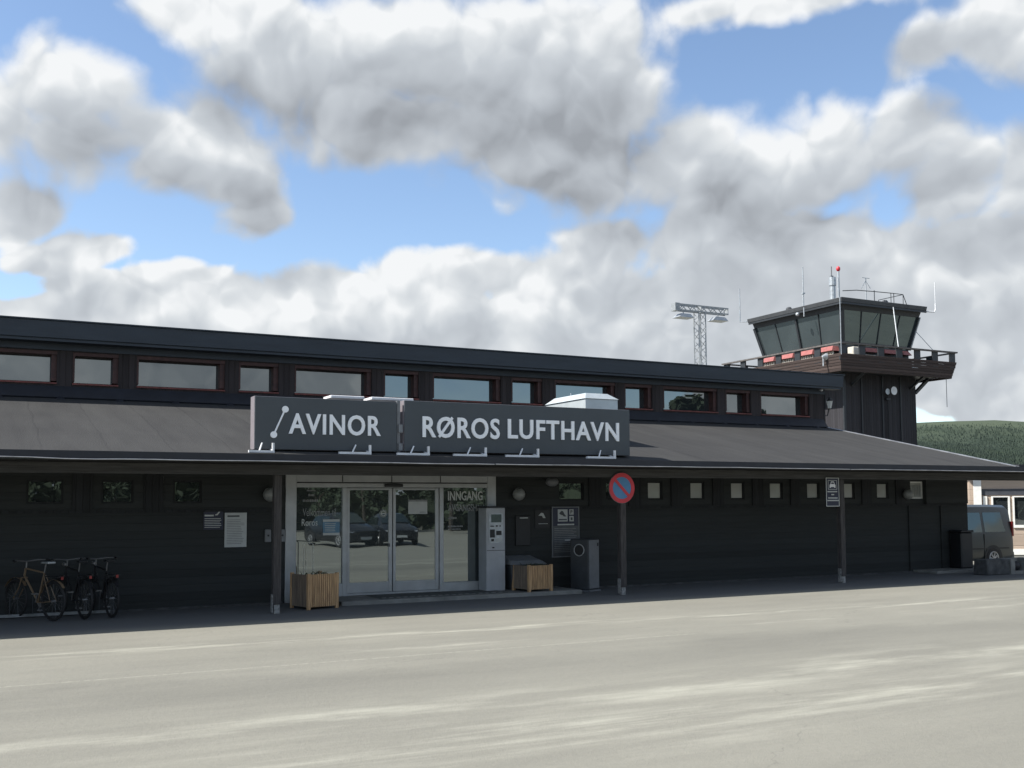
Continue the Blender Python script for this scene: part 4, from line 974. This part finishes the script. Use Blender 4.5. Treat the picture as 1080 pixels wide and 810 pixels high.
for sd in range(3):
    me_o = obj('crown', tree_mesh(sd, 8, 3.2), LEAFM); me = me_o.data; bpy.data.objects.remove(me_o); crowns.append(me)
tk = MB().tube([(0,0,0),(.05,.02,3),(0,.05,6.5)],[.16,.11,.03],8); tk.tube([(.03,0,2.5),(.9,.3,4.2)],[.06,.02],6); tk.tube([(.03,0,3.2),(-.8,-.4,5)],[.06,.02],6)
tk_o = obj('trunk', tk, BARK); tkm = tk_o.data; bpy.data.objects.remove(tk_o)
rr = random.Random(11)
tpos = [(-14,-24,.75),(-4,-30,.9),(8,-26,.85),(15,-30,.8),(20,-24,.7),(25,-30,.85),(30,-26,.8),(36,-32,.95),(42,-28,.9),(48,-34,1.1),(55,-30,1.2),(61,-36,1.35),(68,-34,1.2),(76,-38,1.5),(84,-36,1.3),(92,-42,1.6),(100,-38,1.4),(110,-44,1.7),(120,-42,1.9),(131,-46,1.7),(143,-44,2.0),(70,-42,1.7),(58,-40,1.5)]
for i, (x, y, s) in enumerate(tpos):
    t = thing('broadleaf_tree', 'broadleaf tree in the row across the car park behind the photographer', 'tree', (x,y,0), 'trees across the car park')
    for nm, me in (('crown', crowns[i%3]), ('trunk', tkm)):
        o = bpy.data.objects.new(nm, me); COL.objects.link(o); o.parent = t
    t.scale = (s*1.1,s*1.1,s); t.rotation_euler = (0,0,rr.random()*6.28)

bl = MB(); rr = random.Random(77)
for _ in range(900):
    x = rr.uniform(-70,190); y = -34-rr.random()**1.5*22-max(0,x-60)*.12; h_ = rr.uniform(2.5,4.5)*(1+.5*math.sin(x*.13)*math.sin(x*.041+1)) ; w_ = rr.uniform(1.2,2.4)
    for _k in range(3):
        cx0 = x+rr.gauss(0,.8); cy0 = y+rr.gauss(0,.8); cz0 = h_*(.25+.6*rr.random())
        for _j in range(9):
            d = Vector((rr.gauss(0,1),rr.gauss(0,1),rr.gauss(0,1)))*w_*.45; c_ = Vector((cx0,cy0,max(.2,cz0)))+d; s_z = rr.uniform(.35,.75)
            a = Vector((rr.gauss(0,1),rr.gauss(0,1),rr.gauss(0,1))).normalized(); b = a.orthogonal().normalized(); n0 = len(bl.v)
            bl.v += [tuple(c_+a*s_z),tuple(c_+b*s_z*.8),tuple(c_-a*s_z),tuple(c_-b*s_z*.8)]; bl.f.append((n0,n0+1,n0+2,n0+3))
tag(obj('woodland', bl, LEAFM), 'belt of dark green scrub across the car park behind the photographer', 'woodland', kind='stuff')

# ------------------------------------------------------------------ hill and forest
def hz(x, y):
    r_ = sm((y-430)/620.); base = 93+24*sm((x-950)/500)
    base += 6*math.sin(x/170.)+3*math.sin(x/61.+1)+2*math.sin(x/33.+y/80.)
    return base*r_ + (y-1050)*.015*(1 if y > 1050 else 0)
hb_ = MB(); nx, ny = 110, 40
X0, X1, Y0, Y1 = -1500, 4200, 400, 2000
for j in range(ny+1):
    for i in range(nx+1):
        x = X0+(X1-X0)*i/nx; y = Y0+(Y1-Y0)*j/ny; hb_.v.append((x,y,hz(x,y)-.5))
for j in range(ny):
    for i in range(nx): a = j*(nx+1)+i; hb_.f.append((a,a+1,a+nx+2,a+nx+1))
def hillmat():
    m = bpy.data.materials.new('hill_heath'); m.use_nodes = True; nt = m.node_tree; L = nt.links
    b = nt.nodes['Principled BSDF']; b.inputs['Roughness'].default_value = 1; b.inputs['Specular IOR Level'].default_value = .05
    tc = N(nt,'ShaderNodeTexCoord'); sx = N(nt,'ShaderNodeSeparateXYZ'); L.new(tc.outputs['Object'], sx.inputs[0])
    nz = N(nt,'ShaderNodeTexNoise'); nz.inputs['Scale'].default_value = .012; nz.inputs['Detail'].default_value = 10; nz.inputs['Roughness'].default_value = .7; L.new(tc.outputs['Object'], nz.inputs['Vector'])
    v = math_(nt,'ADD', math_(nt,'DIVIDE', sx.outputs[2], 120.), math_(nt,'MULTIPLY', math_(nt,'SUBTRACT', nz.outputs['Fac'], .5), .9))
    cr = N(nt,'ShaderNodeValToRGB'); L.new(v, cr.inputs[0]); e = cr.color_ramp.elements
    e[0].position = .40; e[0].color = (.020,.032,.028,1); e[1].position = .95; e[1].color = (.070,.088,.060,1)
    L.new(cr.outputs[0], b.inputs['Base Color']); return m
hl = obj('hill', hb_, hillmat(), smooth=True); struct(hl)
fo_ = MB(); rr = random.Random(21)
for _ in range(46000):
    y = rr.uniform(470,1080); x = y*rr.uniform(1.02,1.50); z = hz(x,y); 
    if rr.random() < max(0,(z-40)/65.)*.97: continue
    s = rr.uniform(1.2,3.4)*(1-.35*z/120.); r_ = s*.24
    n0 = len(fo_.v); fo_.v += [(x-r_,y-r_,z-.5),(x+r_,y-r_,z-.5),(x+r_,y+r_,z-.5),(x-r_,y+r_,z-.5),(x,y,z+s)]
    fo_.f += [(n0,n0+1,n0+4),(n0+1,n0+2,n0+4),(n0+2,n0+3,n0+4),(n0+3,n0,n0+4)]
fo = obj('forest', fo_, mat('conifer_mass', (.016,.028,.024), .95, var=.35, scale=.02, col2=(.036,.055,.034)))
tag(fo, 'distant dark conifer forest covering the hillside at the right', 'forest', kind='stuff')

# ------------------------------------------------------------------ light
SUN_EL, PHI = R(48), R(14)
sdir = Vector((-math.cos(SUN_EL)*math.cos(PHI), math.cos(SUN_EL)*math.sin(PHI), math.sin(SUN_EL)))   # towards the sun
ld = bpy.data.lights.new('sun','SUN'); ld.energy = 4.0; ld.angle = R(.5); ld.color = (1,.96,.90)
lo_ = bpy.data.objects.new('sun', ld); COL.objects.link(lo_); lo_.rotation_euler = (-sdir).to_track_quat('-Z','Y').to_euler()

Wd = bpy.data.worlds.new('World'); SC.world = Wd; Wd.use_nodes = True; nt = Wd.node_tree; L = nt.links
bg = nt.nodes['Background']; bg.inputs['Strength'].default_value = .1
sky = N(nt,'ShaderNodeTexSky', sky_type='NISHITA'); sky.sun_disc = False; sky.sun_elevation = SUN_EL; sky.sun_rotation = math.atan2(sdir.x, sdir.y)
sky.altitude = 600; sky.air_density = 1.0; sky.dust_density = .6; sky.ozone_density = 1.2
BIAS = .33
BL = [(4.8,18.2,4.8,2.4),(8.5,17.4,4.0,1.8),(36.5,7.6,7.0,2.0),(22.8,20.3,4.0,2.2),(4.2,20.2,4.4,2.6),(1.3,19.0,3.5,2.4),(7.7,18.9,4.3,2.3),(10.8,19.2,3.0,2.1),(11.8,17.1,3.0,2.1),(13.3,15.3,2.3,1.7),(1.7,14.8,2.6,1.7),(3.7,13.1,2.7,1.3),(6.1,13.0,1.9,1.1),(10.0,24.3,4.5,1.7),(15.0,23.2,5.7,3.3),(20.2,23.5,6.4,4.0),(18.1,21.1,5.8,2.8),(24.4,23.2,7.5,4.3),(21.8,19.3,4.2,1.7),(30.8,23.6,6.3,3.6),(34.0,22.1,3.7,3.6),(28.6,19.4,6.9,3.3),(33.4,17.8,6.2,3.6),(38.1,19.0,3.0,2.8),(32.8,14.1,3.6,1.7),(41.1,16.9,3.9,3.5),(44.6,18.0,3.8,2.8),(47.9,17.7,3.6,3.2),(51.1,15.5,3.5,2.9),(53.7,16.1,2.1,2.6),(39.0,14.1,5.9,2.9),(44.0,13.6,5.6,2.4),(49.6,12.4,5.2,2.3),(53.1,12.0,2.9,2.7),(41.0,10.0,9.5,3.5),(49.5,9.1,6.0,2.9),(44.3,25.1,8.0,1.2),(53.5,22.2,2.5,2.5),(50.2,22.3,2.7,1.5),(39.3,25.6,3.5,1.0),(3.3,9.4,4.1,1.4),(7.8,10.6,3.8,1.5),(5.5,11.2,2.8,0.9),(11.9,10.3,4.5,1.5),(16.6,11.0,4.1,1.6),(20.7,11.0,4.2,2.0),(24.6,11.9,2.7,1.6),(28.6,11.7,3.7,1.9),(31.7,11.4,3.6,2.3),(35.9,9.7,5.6,3.0),(25.4,9.6,15.5,2.1),(10.2,8.8,13.1,1.5),(50.3,6.1,3.9,1.2),(52.5,4.6,2.5,0.9)]
def V(nt_, op, a, b=None, c=None):
    n = nt_.nodes.new('ShaderNodeVectorMath'); n.operation = op
    for i, x in enumerate((a,b,c)):
        if x is None: continue
        if isinstance(x,(tuple,list)): n.inputs[i].default_value = x
        else: nt_.links.new(x, n.inputs[i])
    return n
# large cloud masses as a node group: direction -> signed distance-like field
ng = bpy.data.node_groups.new('cloud_masses','ShaderNodeTree')
ng.interface.new_socket('Vector', in_out='INPUT', socket_type='NodeSocketVector')
ng.interface.new_socket('Density', in_out='OUTPUT', socket_type='NodeSocketFloat')
gi = ng.nodes.new('NodeGroupInput'); go = ng.nodes.new('NodeGroupOutput')
sp_ = ng.nodes.new('ShaderNodeSeparateXYZ'); ng.links.new(gi.outputs['Vector'], sp_.inputs[0])
az = math_(ng,'MULTIPLY', math_(ng,'ARCTAN2', sp_.outputs[0], sp_.outputs[1]), 57.2958)
el = math_(ng,'MULTIPLY', math_(ng,'ARCSINE', sp_.outputs[2]), 57.2958)
cb_ = ng.nodes.new('ShaderNodeCombineXYZ'); ng.links.new(az, cb_.inputs[0]); ng.links.new(el, cb_.inputs[1])
cur = None
for (a,e_,ra,re) in BL:
    ln = V(ng,'LENGTH', V(ng,'MULTIPLY_ADD', cb_.outputs[0], (1/ra,1/re,0), (-a/ra,-e_/re,0)).outputs[0]).outputs['Value']
    cur = ln if cur is None else math_(ng,'SMOOTH_MIN', cur, ln, .25)
cur = math_(ng,'SUBTRACT', 1.0, cur)
n0 = ng.nodes.new('ShaderNodeTexNoise'); n0.inputs['Scale'].default_value = 3.2; n0.inputs['Detail'].default_value = 1
ng.links.new(V(ng,'MULTIPLY', gi.outputs['Vector'], (1,1,2.2)).outputs[0], n0.inputs['Vector'])
far = math_(ng,'MULTIPLY', math_(ng,'SUBTRACT', n0.outputs['Fac'], .46), 4.0)
inside = math_(ng,'DIVIDE', math_(ng,'SUBTRACT', 34.0, math_(ng,'ABSOLUTE', math_(ng,'SUBTRACT', az, 27.5))), 5.0, clamp=True)
inside2 = math_(ng,'DIVIDE', math_(ng,'SUBTRACT', 34.0, el), 5.0, clamp=True)
far = math_(ng,'SUBTRACT', far, math_(ng,'MULTIPLY', math_(ng,'MULTIPLY', inside, inside2), 4.0))
ng.links.new(math_(ng,'MAXIMUM', math_(ng,'MAXIMUM', cur, far), -1.2), go.inputs['Density'])
tc = N(nt,'ShaderNodeTexCoord'); nrm_ = V(nt,'NORMALIZE', tc.outputs['Generated']).outputs[0]
def noise_(vec, sc, det, rg=.6):
    n = N(nt,'ShaderNodeTexNoise'); n.inputs['Scale'].default_value = sc; n.inputs['Detail'].default_value = det; n.inputs['Roughness'].default_value = rg; L.new(vec, n.inputs['Vector']); return n
wn = noise_(nrm_, 6, 2.5, .5)
dw = V(nt,'ADD', nrm_, V(nt,'MULTIPLY', V(nt,'SUBTRACT', wn.outputs['Color'], (.5,.5,.5)).outputs[0], (.085,.085,.06)).outputs[0]).outputs[0]
def masses(vec):
    g_ = nt.nodes.new('ShaderNodeGroup'); g_.node_tree = ng; L.new(vec, g_.inputs[0]); return g_.outputs[0]
up_ = (-.45,.0,.9)
sh1 = V(nt,'ADD', dw, tuple(.020*c for c in up_)).outputs[0]; sh2 = V(nt,'ADD', dw, tuple(.055*c for c in up_)).outputs[0]
m0 = masses(dw); m2 = masses(sh2)
nf0 = noise_(dw, 7.5, 9, .58).outputs['Fac']; nfa = noise_(dw, 7.5, 3, .5).outputs['Fac']; nf1 = noise_(sh1, 7.5, 3, .5).outputs['Fac']
def puff(vec):
    v_ = N(nt,'ShaderNodeTexVoronoi', feature='F1'); v_.inputs['Scale'].default_value = 15; v_.inputs['Detail'].default_value = 1.5; v_.inputs['Roughness'].default_value = .55;
    L.new(vec, v_.inputs['Vector']); return v_.outputs['Distance']
dp = V(nt,'ADD', dw, V(nt,'MULTIPLY', V(nt,'SUBTRACT', noise_(nrm_, 28, 2, .5).outputs['Color'], (.5,.5,.5)).outputs[0], (.03,.03,.03)).outputs[0]).outputs[0]
vo0 = puff(dp); vo1 = puff(V(nt,'ADD', dp, tuple(.012*c for c in up_)).outputs[0])
billow = math_(nt,'MULTIPLY', math_(nt,'SUBTRACT', .40, vo0), .55)
d0 = math_(nt,'ADD', math_(nt,'ADD', m0, BIAS), math_(nt,'ADD', billow, math_(nt,'MULTIPLY', math_(nt,'SUBTRACT', nf0, .5), 1.6)))
d1 = math_(nt,'ADD', math_(nt,'ADD', math_(nt,'MULTIPLY', math_(nt,'ADD', m0, m2), .5), BIAS), math_(nt,'MULTIPLY', math_(nt,'SUBTRACT', nf1, .5), .9))
d2 = math_(nt,'ADD', math_(nt,'ADD', m2, BIAS), math_(nt,'MULTIPLY', math_(nt,'SUBTRACT', nf1, .5), .8))
def mr(x, a, b, c=0., d=1., nt_=nt):
    m = nt_.nodes.new('ShaderNodeMapRange'); m.interpolation_type = 'SMOOTHSTEP'; nt_.links.new(x, m.inputs['Value'])
    for k, v_ in zip(('From Min','From Max','To Min','To Max'),(a,b,c,d)): m.inputs[k].default_value = v_
    return m.outputs[0]
sze = N(nt,'ShaderNodeSeparateXYZ'); L.new(nrm_, sze.inputs[0])
alpha = mr(math_(nt,'DIVIDE', math_(nt,'ADD', d0, .02), mr(sze.outputs[2], .17, .30, .18, .58)), 0, 1)
# optical depth towards the light: thick overhead mass reads grey, rims and tops read white
thick = math_(nt,'ADD', math_(nt,'MULTIPLY', mr(d1, -.1, 1.5), .40), math_(nt,'MULTIPLY', mr(d2, .0, 1.4), .66))
relief = math_(nt,'MULTIPLY', math_(nt,'SUBTRACT', nf1, nfa), .85)
relief = math_(nt,'SUBTRACT', relief, math_(nt,'MULTIPLY', math_(nt,'SUBTRACT', vo1, vo0), .58))
relief = math_(nt,'ADD', relief, math_(nt,'MULTIPLY', math_(nt,'SUBTRACT', .5, nf0), .25))
sz_ = N(nt,'ShaderNodeSeparateXYZ'); L.new(nrm_, sz_.inputs[0])
thick = math_(nt,'MULTIPLY', thick, mr(sz_.outputs[2], .17, .30, .50, .90))
shade = math_(nt,'ADD', thick, relief, clamp=True)
cr = N(nt,'ShaderNodeValToRGB'); L.new(shade, cr.inputs[0]); e = cr.color_ramp.elements
CK = 1.0
def ck(c): return tuple(x*CK for x in c)+(1,)
for p_, c_ in ((.0,(.91,.93,.945)),(.14,(.735,.77,.80)),(.36,(.58,.62,.665)),(.68,(.47,.505,.55)),(1.,(.34,.365,.40))):
    if p_ in (0.,1.): q_ = e[0] if p_ == 0 else e[len(e)-1]
    else: q_ = e.new(p_)
    q_.position = p_; q_.color = (*c_,1)
cc = V(nt,'SCALE', cr.outputs[0]); cc.inputs['Scale'].default_value = 5.0
# thin veil near the horizon
sz = N(nt,'ShaderNodeSeparateXYZ'); L.new(nrm_, sz.inputs[0])
mxs = N(nt,'ShaderNodeMix', data_type='RGBA'); L.new(alpha, mxs.inputs['Factor']); L.new(sky.outputs[0], mxs.inputs['A']); L.new(cc.outputs[0], mxs.inputs['B'])
L.new(mxs.outputs['Result'], bg.inputs['Color'])
Wd.cycles.sampling_method = 'MANUAL'; Wd.cycles.sample_map_resolution = 512

# ------------------------------------------------------------------ render settings
SC.render.engine = 'CYCLES'
SC.render.resolution_x = 1024; SC.render.resolution_y = 768
vs = SC.view_settings; vs.view_transform = 'Standard'; vs.look = 'None'; vs.exposure = 1.0; vs.gamma = 1.0; vs.use_curve_mapping = False
SC.cycles.max_bounces = 6; SC.cycles.use_denoising = True
